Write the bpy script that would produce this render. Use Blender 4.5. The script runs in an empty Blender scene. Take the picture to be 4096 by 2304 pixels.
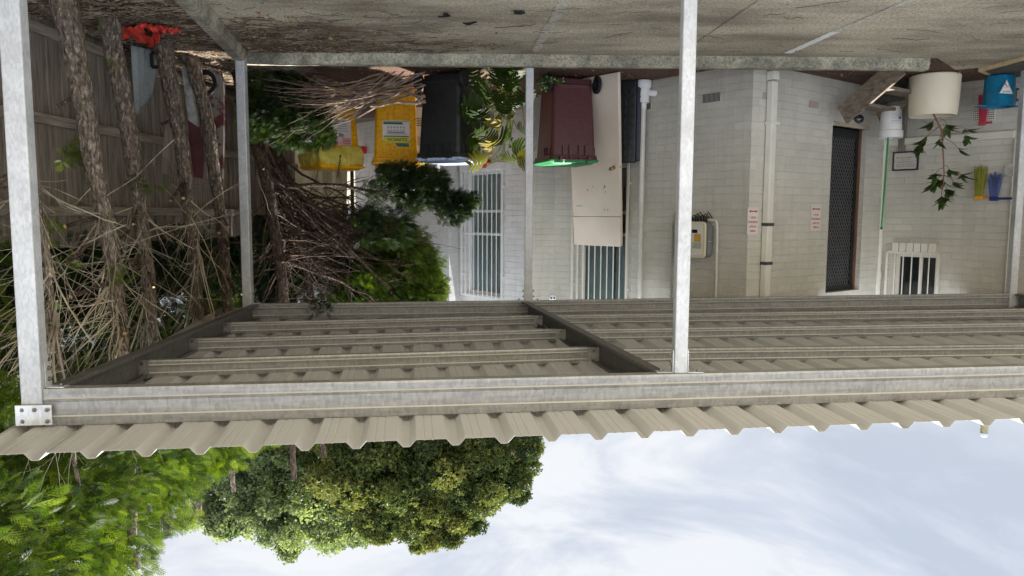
import bpy, math, random
import numpy as np
from mathutils import Vector, Matrix

random.seed(7)
rng = np.random.default_rng(7)
sc = bpy.context.scene
COL = sc.collection

# ------------------------------------------------------------------ camera
FPX = 3000.0            # focal length in pixels of the 4096 px wide photograph
CAMZ = 1.62
PITCH = math.radians(5.56)
ROLL = 0.0045
_F = Vector((0, math.cos(PITCH), math.sin(PITCH)))
_h = Vector((-1, 0, 0))
_d = Vector((0, -math.sin(PITCH), math.cos(PITCH)))
_R = _h * math.cos(ROLL) - _d * math.sin(ROLL)      # image right (the phone was held upside down)
_D = _h * math.sin(ROLL) + _d * math.cos(ROLL)      # image down
cam_data = bpy.data.cameras.new('Camera')
cam = bpy.data.objects.new('Camera', cam_data)
COL.objects.link(cam)
M = Matrix.Identity(4)
for i in range(3):
    M[i][0] = _R[i]; M[i][1] = -_D[i]; M[i][2] = -_F[i]
M[2][3] = CAMZ
cam.matrix_world = M
cam_data.sensor_width = 36.0
cam_data.lens = FPX / 4096 * 36.0
cam_data.clip_start = 0.05
cam_data.clip_end = 800
sc.camera = cam
CAM = Vector((0, 0, CAMZ))

# ------------------------------------------------------------------ sky and sun
SUN_EL = math.radians(70)
SUN_H = Vector((-0.60, 0.80, 0)).normalized()     # towards the sun, seen from above
SUN_DIR = Vector((SUN_H.x * math.cos(SUN_EL), SUN_H.y * math.cos(SUN_EL), math.sin(SUN_EL)))
world = bpy.data.worlds.new("World")
sc.world = world
world.use_nodes = True
wn = world.node_tree.nodes; wl = world.node_tree.links
wn.clear()
out = wn.new('ShaderNodeOutputWorld')
bg = wn.new('ShaderNodeBackground'); bg.inputs['Strength'].default_value = 1.0
skyt = wn.new('ShaderNodeTexSky'); skyt.sky_type = 'NISHITA'; skyt.sun_disc = False
skyt.sun_elevation = SUN_EL
skyt.sun_rotation = math.atan2(SUN_H.x, SUN_H.y)
skyt.air_density = 1.0; skyt.dust_density = 1.5
sk_s = wn.new('ShaderNodeVectorMath'); sk_s.operation = 'SCALE'; sk_s.inputs['Scale'].default_value = 0.08
wl.new(skyt.outputs[0], sk_s.inputs[0])
tc = wn.new('ShaderNodeTexCoord')
mp = wn.new('ShaderNodeMapping'); mp.inputs['Scale'].default_value = (1.6, 1.6, 4.2)
mp.inputs['Rotation'].default_value = (0.0, 0.12, 0.35)
mp.inputs['Location'].default_value = (0.3, 0.9, 0.2)
wl.new(tc.outputs['Generated'], mp.inputs[0])
n1 = wn.new('ShaderNodeTexNoise'); n1.inputs['Scale'].default_value = 1.9; n1.inputs['Detail'].default_value = 9; n1.inputs['Roughness'].default_value = 0.58
n1.inputs['Distortion'].default_value = 0.5
wl.new(mp.outputs[0], n1.inputs['Vector'])
n2 = wn.new('ShaderNodeTexNoise'); n2.inputs['Scale'].default_value = 0.9; n2.inputs['Detail'].default_value = 4
wl.new(mp.outputs[0], n2.inputs['Vector'])
r1 = wn.new('ShaderNodeValToRGB')
r1.color_ramp.elements[0].position = 0.40; r1.color_ramp.elements[0].color = (0.325, 0.358, 0.415, 1)
r1.color_ramp.elements[1].position = 0.60; r1.color_ramp.elements[1].color = (0.50, 0.515, 0.54, 1)
e = r1.color_ramp.elements.new(0.50); e.color = (0.39, 0.42, 0.475, 1)
wl.new(n1.outputs['Fac'], r1.inputs[0])
r2 = wn.new('ShaderNodeMapRange'); r2.inputs[1].default_value = 0.30; r2.inputs[2].default_value = 0.62
r2.inputs[3].default_value = 0.86; r2.inputs[4].default_value = 1.0
wl.new(n2.outputs['Fac'], r2.inputs[0])
mixs = wn.new('ShaderNodeMix'); mixs.data_type = 'RGBA'
wl.new(r2.outputs[0], mixs.inputs[0])
wl.new(sk_s.outputs[0], mixs.inputs[6]); wl.new(r1.outputs[0], mixs.inputs[7])
sepd = wn.new('ShaderNodeSeparateXYZ'); wl.new(tc.outputs['Generated'], sepd.inputs[0])
dirr = wn.new('ShaderNodeMapRange'); dirr.inputs[1].default_value = 0.25; dirr.inputs[2].default_value = -0.5
dirr.inputs[3].default_value = 0.60; dirr.inputs[4].default_value = 1.55      # unseen sky behind the camera brightened, added as fill light
wl.new(sepd.outputs[1], dirr.inputs[0])
sc2 = wn.new('ShaderNodeVectorMath'); sc2.operation = 'SCALE'; wl.new(mixs.outputs[2], sc2.inputs[0]); wl.new(dirr.outputs[0], sc2.inputs['Scale'])
wl.new(sc2.outputs[0], bg.inputs['Color']); wl.new(bg.outputs[0], out.inputs[0])

sun_d = bpy.data.lights.new('Sun', 'SUN'); sun_d.energy = 4.2; sun_d.angle = math.radians(0.6); sun_d.color = (1.0, 0.97, 0.92)
sun = bpy.data.objects.new('Sun', sun_d); COL.objects.link(sun)
sun.rotation_euler = SUN_DIR.to_track_quat('Z', 'Y').to_euler()
sun.location = (0, 0, 20)

sc.view_settings.view_transform = 'Standard'
sc.view_settings.look = 'None'
sc.view_settings.gamma = 1.0
sc.view_settings.exposure = 1.6
sc.view_settings.use_curve_mapping = False
sc.render.engine = 'CYCLES'
sc.cycles.max_bounces = 8
sc.cycles.diffuse_bounces = 5
sc.cycles.transparent_max_bounces = 12

# ------------------------------------------------------------------ helpers
def L(lat, d, z=0.0):
    """lat: metres towards the right of the photograph, d: metres away from the camera"""
    return Vector((-lat, d, z))
def ray(tx, ty):
    return _F + _R * ((tx - 2048) / FPX) + _D * ((ty - 1152) / FPX)
def U(tx, ty, Y):
    r = ray(tx, ty); t = Y / r.y
    return CAM + r * t
def G(tx, ty, z=0.0):
    r = ray(tx, ty); t = (z - CAMZ) / r.z
    return CAM + r * t

class MB:
    def __init__(s):
        s.v = []; s.f = []; s.m = []; s.uv = []; s.has_uv = False
    def add(s, vs, fs, mi=0, uvs=None):
        o = len(s.v); s.v += [tuple(v) for v in vs]
        for k, f in enumerate(fs):
            s.f.append([i + o for i in f]); s.m.append(mi)
            s.uv.append(uvs[k] if uvs else None)
        if uvs: s.has_uv = True
    def box(s, c, size, ax=None, mi=0):
        c = Vector(c); ax = ax or (Vector((1,0,0)), Vector((0,1,0)), Vector((0,0,1)))
        hx, hy, hz = [k / 2 for k in size]
        vs = [c + ax[0]*(sx*hx) + ax[1]*(sy*hy) + ax[2]*(sz*hz) for sx in (-1,1) for sy in (-1,1) for sz in (-1,1)]
        s.add(vs, [(0,1,3,2),(4,6,7,5),(0,4,5,1),(2,3,7,6),(0,2,6,4),(1,5,7,3)], mi)
    def bar(s, p0, p1, w, h, up=(0,0,1), mi=0):
        p0 = Vector(p0); p1 = Vector(p1); d = (p1-p0); l = d.length
        if l < 1e-6: return
        d = d / l; up = Vector(up); x = d.cross(up)
        if x.length < 1e-4: x = d.cross(Vector((1,0,0)))
        x.normalize(); u = x.cross(d).normalized()
        s.box((p0+p1)/2, (w, l, h), (x, d, u), mi)
    def prism(s, poly, o, ux, uy, n, th, mi=0, uv=False):
        """polygon (2D list) in plane o+ux,uy, extruded by th along n"""
        o = Vector(o); k = len(poly)
        a = [o + ux*p[0] + uy*p[1] for p in poly]; b = [p + n*th for p in a]
        s.add(a+b, [list(range(k))[::-1], list(range(k, 2*k))] + [(i, (i+1)%k, k+(i+1)%k, k+i) for i in range(k)], mi)
    def sweep(s, prof, p0, p1, ux, uy, mi=0):
        """closed profile extruded from p0 to p1"""
        p0 = Vector(p0); p1 = Vector(p1); k = len(prof)
        a = [p0 + ux*p[0] + uy*p[1] for p in prof]; b = [p1 + ux*p[0] + uy*p[1] for p in prof]
        s.add(a+b, [list(range(k))[::-1], list(range(k, 2*k))] + [(i, (i+1)%k, k+(i+1)%k, k+i) for i in range(k)], mi)
    def tube(s, pts, rad, n=8, mi=0, rough=0.0, cap=True, mi_cap=None):
        pts = [Vector(p) for p in pts]
        if not hasattr(rad, '__len__'): rad = [rad]*len(pts)
        vs = []; fs = []
        ref = None
        for i, p in enumerate(pts):
            t = (pts[min(i+1, len(pts)-1)] - pts[max(i-1, 0)])
            if t.length < 1e-9: t = Vector((0,0,1))
            t.normalize()
            if ref is None:
                ref = t.cross(Vector((0.31,0.2,0.93)))
                if ref.length < 0.05: ref = t.cross(Vector((1,0,0)))
            ref = (ref - t*ref.dot(t)).normalized(); q = t.cross(ref)
            for k in range(n):
                a = 2*math.pi*k/n; r = rad[i]*(1 + (random.uniform(-rough, rough) if rough else 0))
                vs.append(p + (ref*math.cos(a) + q*math.sin(a))*r)
        for i in range(len(pts)-1):
            for k in range(n):
                fs.append((i*n+k, i*n+(k+1)%n, (i+1)*n+(k+1)%n, (i+1)*n+k))
        s.add(vs, fs, mi)
        if cap:
            m2 = mi if mi_cap is None else mi_cap
            o = len(s.v) - len(vs)
            s.f.append([o+k for k in range(n)][::-1]); s.m.append(mi); s.uv.append(None)
            e = o + (len(pts)-1)*n
            s.f.append([e+k for k in range(n)]); s.m.append(m2); s.uv.append(None)
    def lathe(s, prof, o, n=24, ax=None, mi=0, close=False):
        o = Vector(o); ax = ax or (Vector((1,0,0)), Vector((0,1,0)), Vector((0,0,1)))
        vs = []; fs = []
        for r, z in prof:
            for k in range(n):
                a = 2*math.pi*k/n
                vs.append(o + ax[0]*(r*math.cos(a)) + ax[1]*(r*math.sin(a)) + ax[2]*z)
        for i in range(len(prof)-1):
            for k in range(n):
                fs.append((i*n+k, i*n+(k+1)%n, (i+1)*n+(k+1)%n, (i+1)*n+k))
        if close:
            fs.append([k for k in range(n)][::-1]); fs.append([(len(prof)-1)*n+k for k in range(n)])
        s.add(vs, fs, mi)
    def build(s, name, mats, parent=None, local=False, smooth=False, bevel=0.0, seg=2):
        me = bpy.data.meshes.new(name)
        me.from_pydata(s.v, [], s.f); me.update()
        if not isinstance(mats, (list, tuple)): mats = [mats]
        for m in mats: me.materials.append(m)
        me.polygons.foreach_set('material_index', s.m)
        if s.has_uv:
            uvl = me.uv_layers.new(name='UVMap')
            for p, u in zip(me.polygons, s.uv):
                if u:
                    for li, q in zip(p.loop_indices, u): uvl.data[li].uv = q
        o = bpy.data.objects.new(name, me); COL.objects.link(o)
        if smooth:
            me.polygons.foreach_set('use_smooth', [True]*len(me.polygons))
            try: me.set_sharp_from_angle(angle=math.radians(38))
            except Exception: pass
        if bevel > 0:
            b = o.modifiers.new('Bevel', 'BEVEL'); b.width = bevel; b.segments = seg; b.limit_method = 'ANGLE'; b.angle_limit = math.radians(40)
        if parent is not None:
            o.parent = parent
            if not local and parent.parent is None:
                o.matrix_parent_inverse = parent.matrix_basis.inverted()
        return o

def tag(o, label=None, cat=None, group=None, kind=None):
    if label: o['label'] = label
    if cat: o['category'] = cat
    if group: o['group'] = group
    if kind: o['kind'] = kind
    return o
def thing(name, loc, label, cat, rz=0.0, group=None):
    o = bpy.data.objects.new(name, None); COL.objects.link(o)
    o.empty_display_size = 0.1
    o.matrix_basis = Matrix.Translation(Vector(loc)) @ Matrix.Rotation(rz, 4, 'Z')
    tag(o, label, cat, group)
    return o

def np_mesh(name, verts, faces, mats, parent=None, tint=None, mi=None, smooth=False):
    """verts (N,3), faces (M,k) arrays"""
    me = bpy.data.meshes.new(name)
    nv = len(verts); nf, k = faces.shape
    me.vertices.add(nv); me.vertices.foreach_set('co', np.ascontiguousarray(verts, dtype=np.float32).ravel())
    me.loops.add(nf*k); me.loops.foreach_set('vertex_index', np.ascontiguousarray(faces, dtype=np.int32).ravel())
    me.polygons.add(nf); me.polygons.foreach_set('loop_start', np.arange(0, nf*k, k, dtype=np.int32))
    me.polygons.foreach_set('loop_total', np.full(nf, k, dtype=np.int32))
    if not isinstance(mats, (list, tuple)): mats = [mats]
    for m in mats: me.materials.append(m)
    if mi is not None: me.polygons.foreach_set('material_index', np.ascontiguousarray(mi, dtype=np.int32))
    me.update(calc_edges=True)
    if smooth: me.polygons.foreach_set('use_smooth', np.ones(nf, dtype=bool))
    if tint is not None:
        at = me.attributes.new('tint', 'FLOAT', 'POINT'); at.data.foreach_set('value', np.ascontiguousarray(tint, dtype=np.float32))
    o = bpy.data.objects.new(name, me); COL.objects.link(o)
    if parent is not None:
        o.parent = parent
        if parent.parent is None: o.matrix_parent_inverse = parent.matrix_basis.inverted()
    return o

# ------------------------------------------------------------------ materials
def srgb(r, g, b):
    f = lambda c: (c/255/12.92) if c/255 <= 0.04045 else ((c/255+0.055)/1.055)**2.4
    return (f(r), f(g), f(b), 1)
def newmat(name):
    m = bpy.data.materials.new(name); m.use_nodes = True
    return m, m.node_tree.nodes, m.node_tree.links, m.node_tree.nodes['Principled BSDF']
def _noise(N, K, vec, scale, detail=5, rough=0.6, dist=0.0):
    n = N.new('ShaderNodeTexNoise'); n.inputs['Scale'].default_value = scale; n.inputs['Detail'].default_value = detail
    n.inputs['Roughness'].default_value = rough; n.inputs['Distortion'].default_value = dist
    if vec is not None: K.new(vec, n.inputs['Vector'])
    return n.outputs['Fac']
def _ramp(N, K, fac, stops):
    r = N.new('ShaderNodeValToRGB')
    while len(r.color_ramp.elements) < len(stops): r.color_ramp.elements.new(0.5)
    for e, (p, c) in zip(r.color_ramp.elements, stops):
        e.position = p; e.color = c if len(c) == 4 else (*c, 1)
    K.new(fac, r.inputs[0]); return r.outputs[0]
def _mix(N, K, fac, a, b, mode='MIX'):
    m = N.new('ShaderNodeMix'); m.data_type = 'RGBA'; m.blend_type = mode
    if isinstance(fac, (int, float)): m.inputs[0].default_value = fac
    else: K.new(fac, m.inputs[0])
    for s, i in ((a, 6), (b, 7)):
        if isinstance(s, tuple): m.inputs[i].default_value = s if len(s) == 4 else (*s, 1)
        else: K.new(s, m.inputs[i])
    return m.outputs[2]
def _bump(N, K, h, bsdf, strength=0.3, dist=0.01, prev=None):
    b = N.new('ShaderNodeBump'); b.inputs['Strength'].default_value = strength; b.inputs['Distance'].default_value = dist
    K.new(h, b.inputs['Height'])
    if prev is not None: K.new(prev, b.inputs['Normal'])
    K.new(b.outputs[0], bsdf.inputs['Normal']); return b.outputs[0]
def _co(N, K, kind='Object', scale=(1,1,1)):
    t = N.new('ShaderNodeTexCoord'); m = N.new('ShaderNodeMapping'); m.inputs['Scale'].default_value = scale
    K.new(t.outputs[kind], m.inputs[0]); return m.outputs[0]

def mat_noise(name, c1, c2, scale=5, rough=0.7, metal=0.0, bump=0.2, stretch=(1,1,1), lo=0.35, hi=0.65, bdist=0.004, fine=None, spec=0.5):
    m, N, K, B = newmat(name)
    v = _co(N, K, 'Object', stretch)
    f = _noise(N, K, v, scale)
    col = _ramp(N, K, f, [(lo, c1), (hi, c2)])
    if fine:
        f2 = _noise(N, K, v, scale*fine, 3)
        c3 = _ramp(N, K, f2, [(0.3, (0.72,)*3), (0.7, (1.15,)*3)])
        col = _mix(N, K, 1.0, col, c3, 'MULTIPLY')
    K.new(col, B.inputs['Base Color'])
    B.inputs['Roughness'].default_value = rough; B.inputs['Metallic'].default_value = metal
    B.inputs['Specular IOR Level'].default_value = spec
    if bump: _bump(N, K, _noise(N, K, v, scale*3, 6), B, bump, bdist)
    return m
def mat_plain(name, c, rough=0.5, metal=0.0, var=0.08):
    c1 = tuple(max(0, k*(1-var)) for k in c[:3]); c2 = tuple(min(1, k*(1+var)) for k in c[:3])
    return mat_noise(name, c1, c2, 6, rough, metal, 0.08, bdist=0.002)

def mat_brick(name, base, mort, dark):
    m, N, K, B = newmat(name)
    t = N.new('ShaderNodeTexCoord')
    br = N.new('ShaderNodeTexBrick')
    br.offset = 0.5; br.inputs['Scale'].default_value = 1.0
    br.inputs['Brick Width'].default_value = 0.24; br.inputs['Row Height'].default_value = 0.086
    br.inputs['Mortar Size'].default_value = 0.0055; br.inputs['Mortar Smooth'].default_value = 0.35
    br.inputs['Bias'].default_value = 0.0
    K.new(t.outputs['UV'], br.inputs['Vector'])
    br.inputs['Color1'].default_value = base; br.inputs['Color2'].default_value = dark; br.inputs['Mortar'].default_value = mort
    n = _noise(N, K, t.outputs['Object'], 2.2, 6)
    g = _ramp(N, K, n, [(0.3, (0.90, 0.90, 0.90)), (0.65, (1.04, 1.04, 1.03))])
    col = _mix(N, K, 1.0, br.outputs['Color'], g, 'MULTIPLY')
    # grime: splash-back dirt low on the wall and faint vertical runs
    sx = N.new('ShaderNodeSeparateXYZ'); K.new(t.outputs['Object'], sx.inputs[0])
    mz = N.new('ShaderNodeMapRange'); mz.inputs[1].default_value = 0.0; mz.inputs[2].default_value = 0.55; mz.inputs[3].default_value = 0.75; mz.inputs[4].default_value = 0.0; K.new(sx.outputs[2], mz.inputs[0])
    nd = _noise(N, K, t.outputs['Object'], 3.5, 7, 0.7)
    mm = N.new('ShaderNodeMath'); mm.operation = 'MULTIPLY'; K.new(mz.outputs[0], mm.inputs[0]); K.new(nd, mm.inputs[1])
    col = _mix(N, K, mm.outputs[0], col, srgb(150, 140, 124))
    vr = _noise(N, K, _co(N, K, 'Object', (7, 7, 0.5)), 1.6, 5, 0.65)
    vrc = _ramp(N, K, vr, [(0.30, (0.88, 0.87, 0.85)), (0.48, (1, 1, 1))])
    col = _mix(N, K, 0.8, col, vrc, 'MULTIPLY')
    sp_ = _noise(N, K, t.outputs['Object'], 26, 3, 0.5)
    spc_ = _ramp(N, K, sp_, [(0.24, (0.78, 0.76, 0.73)), (0.30, (1, 1, 1))])
    col = _mix(N, K, 0.8, col, spc_, 'MULTIPLY')
    K.new(col, B.inputs['Base Color']); B.inputs['Roughness'].default_value = 0.6
    inv = N.new('ShaderNodeMath'); inv.operation = 'SUBTRACT'; inv.inputs[0].default_value = 1.0; K.new(br.outputs['Fac'], inv.inputs[1])
    b1 = _bump(N, K, inv.outputs[0], B, 1.0, 0.012)
    n2 = _noise(N, K, t.outputs['Object'], 55, 5, 0.65)
    _bump(N, K, n2, B, 0.35, 0.004, b1)
    return m

M_BRICK = mat_brick('painted_brick', srgb(210, 207, 197), srgb(230, 227, 218), srgb(202, 199, 189))
M_BRICK_SKYLIT = mat_brick('skylit_painted_brick', srgb(232, 231, 230), srgb(248, 248, 247), srgb(220, 218, 217))  # same brick paint whitened: stronger skylight on these walls put into the colour
M_TRIM = mat_noise('cream_trim', srgb(220, 217, 205), srgb(232, 229, 218), 4, 0.45, 0, 0.05)
M_WHITE = mat_noise('white_paint', srgb(228, 228, 226), srgb(240, 240, 238), 4, 0.4, 0, 0.05)
M_PVC = mat_noise('white_pvc', srgb(205, 203, 194), srgb(222, 220, 212), 3, 0.35, 0, 0.03)
M_DARK = mat_plain('dark_interior', (0.012, 0.014, 0.018), 0.6)
M_BLACKP = mat_noise('black_plastic', (0.008, 0.010, 0.011), (0.016, 0.019, 0.02), 20, 0.42, 0, 0.1)
M_RUBBER = mat_plain('black_rubber', (0.012, 0.012, 0.013), 0.75)

def mat_galv(name, lo, hi, rough=0.38, metal=0.75, streak=True, sc_=95):
    m, N, K, B = newmat(name)
    v = _co(N, K)
    vo = N.new('ShaderNodeTexVoronoi'); vo.inputs['Scale'].default_value = sc_; vo.inputs['Randomness'].default_value = 1
    K.new(_co(N, K, 'Object', (1, 1, 0.45)), vo.inputs['Vector'])
    sp = _ramp(N, K, vo.outputs['Color'], [(0.15, lo), (0.85, hi)])
    f = _noise(N, K, _co(N, K, 'Object', (0.9, 0.9, 9.0)) if streak else v, 4.0, 6)
    st = _ramp(N, K, f, [(0.30, (0.80, 0.80, 0.80)), (0.62, (1.08, 1.08, 1.08))])
    col = _mix(N, K, 1.0, sp, st, 'MULTIPLY')
    K.new(col, B.inputs['Base Color']); B.inputs['Metallic'].default_value = metal
    rr = N.new('ShaderNodeMapRange'); rr.inputs[3].default_value = rough-0.08; rr.inputs[4].default_value = rough+0.18
    K.new(f, rr.inputs[0]); K.new(rr.outputs[0], B.inputs['Roughness'])
    _bump(N, K, vo.outputs['Distance'], B, 0.04, 0.001)
    return m
M_GALVP = mat_galv('galvanised_post', (0.49, 0.50, 0.51), (0.60, 0.61, 0.62), 0.45, 0.35, False)
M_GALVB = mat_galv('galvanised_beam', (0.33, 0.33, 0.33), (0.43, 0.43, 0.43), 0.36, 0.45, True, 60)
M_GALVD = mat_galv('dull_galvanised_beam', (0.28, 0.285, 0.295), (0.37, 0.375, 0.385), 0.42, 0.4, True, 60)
M_PLATE = mat_galv('zinc_plate', (0.62, 0.64, 0.65), (0.80, 0.81, 0.82), 0.35, 0.6, False, 40)
M_BOLT = mat_plain('bolt_steel', (0.25, 0.22, 0.20), 0.4, 0.9)
M_ROOF = mat_noise('beige_roof_sheet', srgb(188, 188, 186), srgb(196, 196, 194), 1.2, 0.42, 0.0, 0.03, lo=0.3, hi=0.7)

def mat_concrete(name, c1, c2, stain, big=0.55):
    m, N, K, B = newmat(name)
    v = _co(N, K)
    a = _noise(N, K, v, big, 8, 0.62, 0.4)
    col = _ramp(N, K, a, [(0.36, c1), (0.58, c2)])
    st = _noise(N, K, _co(N, K, 'Object', (0.35, 1.3, 1)), 1.4, 7, 0.68)
    stc = _ramp(N, K, st, [(0.38, (0.50, 0.485, 0.46)), (0.50, (0.86, 0.85, 0.83)), (0.60, (1.12, 1.12, 1.10))])
    col = _mix(N, K, 0.85, col, stc, 'MULTIPLY')
    sp = _noise(N, K, v, 42, 4, 0.75)
    spc = _ramp(N, K, sp, [(0.38, (0.42, 0.41, 0.39)), (0.50, (1.0, 1.0, 0.99)), (0.64, (1.32, 1.31, 1.27))])
    col = _mix(N, K, 0.75, col, spc, 'MULTIPLY')
    sp2 = _noise(N, K, v, 140, 2, 0.8)
    spc2 = _ramp(N, K, sp2, [(0.35, (0.68, 0.67, 0.65)), (0.65, (1.2, 1.2, 1.18))])
    col = _mix(N, K, 0.6, col, spc2, 'MULTIPLY')
    K.new(col, B.inputs['Base Color']); B.inputs['Roughness'].default_value = 0.88
    _bump(N, K, sp, B, 0.35, 0.006)
    return m
M_SLAB = mat_concrete('old_concrete', srgb(160, 151, 134), srgb(204, 195, 176), None)
M_KERB = mat_concrete('kerb_concrete', srgb(140, 138, 126), srgb(186, 180, 162), None, 5.0)
M_SLINE = mat_concrete('pale_patch_line', srgb(190, 186, 172), srgb(206, 203, 192), None)
M_WLINE = mat_noise('white_line_paint', srgb(232, 232, 230), srgb(246, 246, 244), 12, 0.7, 0, 0.2)

def mat_soil(name):
    m, N, K, B = newmat(name)
    v = _co(N, K)
    a = _noise(N, K, v, 1.1, 6, 0.6)
    col = _ramp(N, K, a, [(0.35, srgb(92, 68, 56)), (0.65, srgb(122, 92, 76))])
    b = _noise(N, K, v, 46, 5, 0.72)
    bc = _ramp(N, K, b, [(0.34, (0.35, 0.33, 0.32)), (0.55, (1, 1, 1)), (0.72, (1.5, 1.4, 1.25))])
    col = _mix(N, K, 0.9, col, bc, 'MULTIPLY')
    K.new(col, B.inputs['Base Color']); B.inputs['Roughness'].default_value = 0.95
    _bump(N, K, b, B, 0.9, 0.02)
    return m
M_SOIL = mat_soil('bark_mulch_soil')

def mat_wood(name, c1, c2, scale=3.0, stretch=(8, 8, 0.6), rough=0.85, bump=0.5):
    m, N, K, B = newmat(name)
    v = _co(N, K, 'Object', stretch)
    a = _noise(N, K, v, scale, 8, 0.65, 0.6)
    col = _ramp(N, K, a, [(0.30, c1), (0.68, c2)])
    b = _noise(N, K, _co(N, K), 0.9, 4)
    bc = _ramp(N, K, b, [(0.3, (0.7, 0.7, 0.7)), (0.7, (1.12, 1.12, 1.12))])
    col = _mix(N, K, 1.0, col, bc, 'MULTIPLY')
    K.new(col, B.inputs['Base Color']); B.inputs['Roughness'].default_value = rough
    _bump(N, K, a, B, bump, 0.006)
    return m
M_PALING = mat_wood('weathered_paling', srgb(92, 82, 71), srgb(166, 154, 138), 3.0, (10, 10, 0.7))
M_RAIL = mat_wood('weathered_rail', srgb(108, 98, 86), srgb(170, 158, 140), 3.0, (10, 0.7, 10))
M_STEP = mat_wood('weathered_step_timber', srgb(98, 86, 74), srgb(158, 145, 128), 3.0, (3, 3, 9))

def mat_bark(name, c1, c2, c3, scale=9, lichen=True):
    m, N, K, B = newmat(name)
    v = _co(N, K, 'Object', (1.6, 1.6, 0.7))
    vo = N.new('ShaderNodeTexVoronoi'); vo.inputs['Scale'].default_value = scale*2.6; vo.feature = 'F1'
    nz = N.new('ShaderNodeTexNoise'); nz.inputs['Scale'].default_value = 14; nz.inputs['Detail'].default_value = 4
    K.new(v, nz.inputs['Vector'])
    mv = N.new('ShaderNodeMix'); mv.data_type = 'RGBA'; mv.inputs[0].default_value = 0.12
    K.new(v, mv.inputs[6]); K.new(nz.outputs['Color'], mv.inputs[7]); K.new(mv.outputs[2], vo.inputs['Vector'])
    a = _noise(N, K, v, scale*3, 7, 0.7)
    col = _ramp(N, K, a, [(0.34, c1), (0.55, c2), (0.72, c3)])
    dk = _ramp(N, K, vo.outputs['Distance'], [(0.12, (1.15, 1.15, 1.15)), (0.55, (0.35, 0.33, 0.31))])
    col = _mix(N, K, 0.8, col, dk, 'MULTIPLY')
    if lichen:
        l = _noise(N, K, _co(N, K), 6.0, 5, 0.7)
        lf = _ramp(N, K, l, [(0.60, (0, 0, 0)), (0.66, (0.8, 0.8, 0.8))])
        col = _mix(N, K, lf, col, srgb(96, 102, 58))
    K.new(col, B.inputs['Base Color']); B.inputs['Roughness'].default_value = 0.95
    iv = N.new('ShaderNodeMath'); iv.operation = 'SUBTRACT'; iv.inputs[0].default_value = 1; K.new(vo.outputs['Distance'], iv.inputs[1])
    p = _bump(N, K, iv.outputs[0], B, 0.9, 0.03)
    _bump(N, K, a, B, 0.7, 0.01, p)
    return m
M_BARK = mat_bark('flaky_grey_bark', srgb(88, 76, 67), srgb(166, 150, 134), srgb(222, 210, 194))
M_BARKD = mat_bark('brown_bark', srgb(62, 48, 40), srgb(112, 92, 78), srgb(150, 128, 110), lichen=False)
M_CUT = mat_noise('fresh_cut_wood', srgb(214, 164, 98), srgb(236, 204, 150), 30, 0.8, 0, 0.1)
M_TWIG = mat_noise('dry_twig', srgb(92, 80, 68), srgb(208, 195, 170), 2.2, 0.9, 0, 0.2)
M_TWIGD = mat_noise('dark_twig', srgb(78, 62, 52), srgb(122, 100, 84), 6, 0.9, 0, 0.2)

def mat_leaf(name, dark, mid, light, trans=0.35, rough=0.5, tcol=None):
    m, N, K, B = newmat(name)
    at = N.new('ShaderNodeAttribute'); at.attribute_name = 'tint'
    col = _ramp(N, K, at.outputs['Fac'], [(0.0, dark), (0.5, mid), (1.0, light)])
    K.new(col, B.inputs['Base Color']); B.inputs['Roughness'].default_value = rough
    B.inputs['Specular IOR Level'].default_value = 0.25
    tr = N.new('ShaderNodeBsdfTranslucent')
    tc_ = _mix(N, K, 1.0, col, tcol or (1.5, 1.55, 0.55), 'MULTIPLY')
    K.new(tc_, tr.inputs['Color'])
    ms = N.new('ShaderNodeMixShader'); ms.inputs[0].default_value = trans
    K.new(B.outputs[0], ms.inputs[1]); K.new(tr.outputs[0], ms.inputs[2])
    o = [n for n in N if n.type == 'OUTPUT_MATERIAL'][0]
    K.new(ms.outputs[0], o.inputs['Surface'])
    return m
M_CONIF = mat_leaf('conifer_green', (0.014, 0.032, 0.007, 1), (0.060, 0.105, 0.014, 1), (0.16, 0.21, 0.024, 1), 0.4)
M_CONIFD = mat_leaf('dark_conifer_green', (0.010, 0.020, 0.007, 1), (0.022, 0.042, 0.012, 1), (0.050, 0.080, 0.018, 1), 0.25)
M_GUM = mat_leaf('grey_green_leaf', (0.060, 0.095, 0.050, 1), (0.17, 0.22, 0.12, 1), (0.33, 0.39, 0.22, 1), 0.36)
M_OLIVE = mat_leaf('olive_yellow_leaf', (0.020, 0.036, 0.013, 1), (0.068, 0.098, 0.030, 1), (0.21, 0.22, 0.06, 1), 0.30)
M_SHRUB = mat_leaf('deep_green_shrub_leaf', (0.012, 0.03, 0.010, 1), (0.028, 0.06, 0.018, 1), (0.06, 0.11, 0.03, 1), 0.25)
M_MONST = mat_leaf('split_leaf_green', (0.014, 0.034, 0.007, 1), (0.045, 0.075, 0.010, 1), (0.42, 0.32, 0.03, 1), 0.3, 0.45)
M_LEAF = mat_leaf('glossy_plant_leaf', (0.035, 0.070, 0.022, 1), (0.075, 0.125, 0.035, 1), (0.16, 0.20, 0.05, 1), 0.25, 0.35)
M_LITTER = mat_leaf('dry_leaf', (0.16, 0.085, 0.045, 1), (0.34, 0.20, 0.10, 1), (0.52, 0.38, 0.22, 1), 0.1, 0.8)

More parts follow.
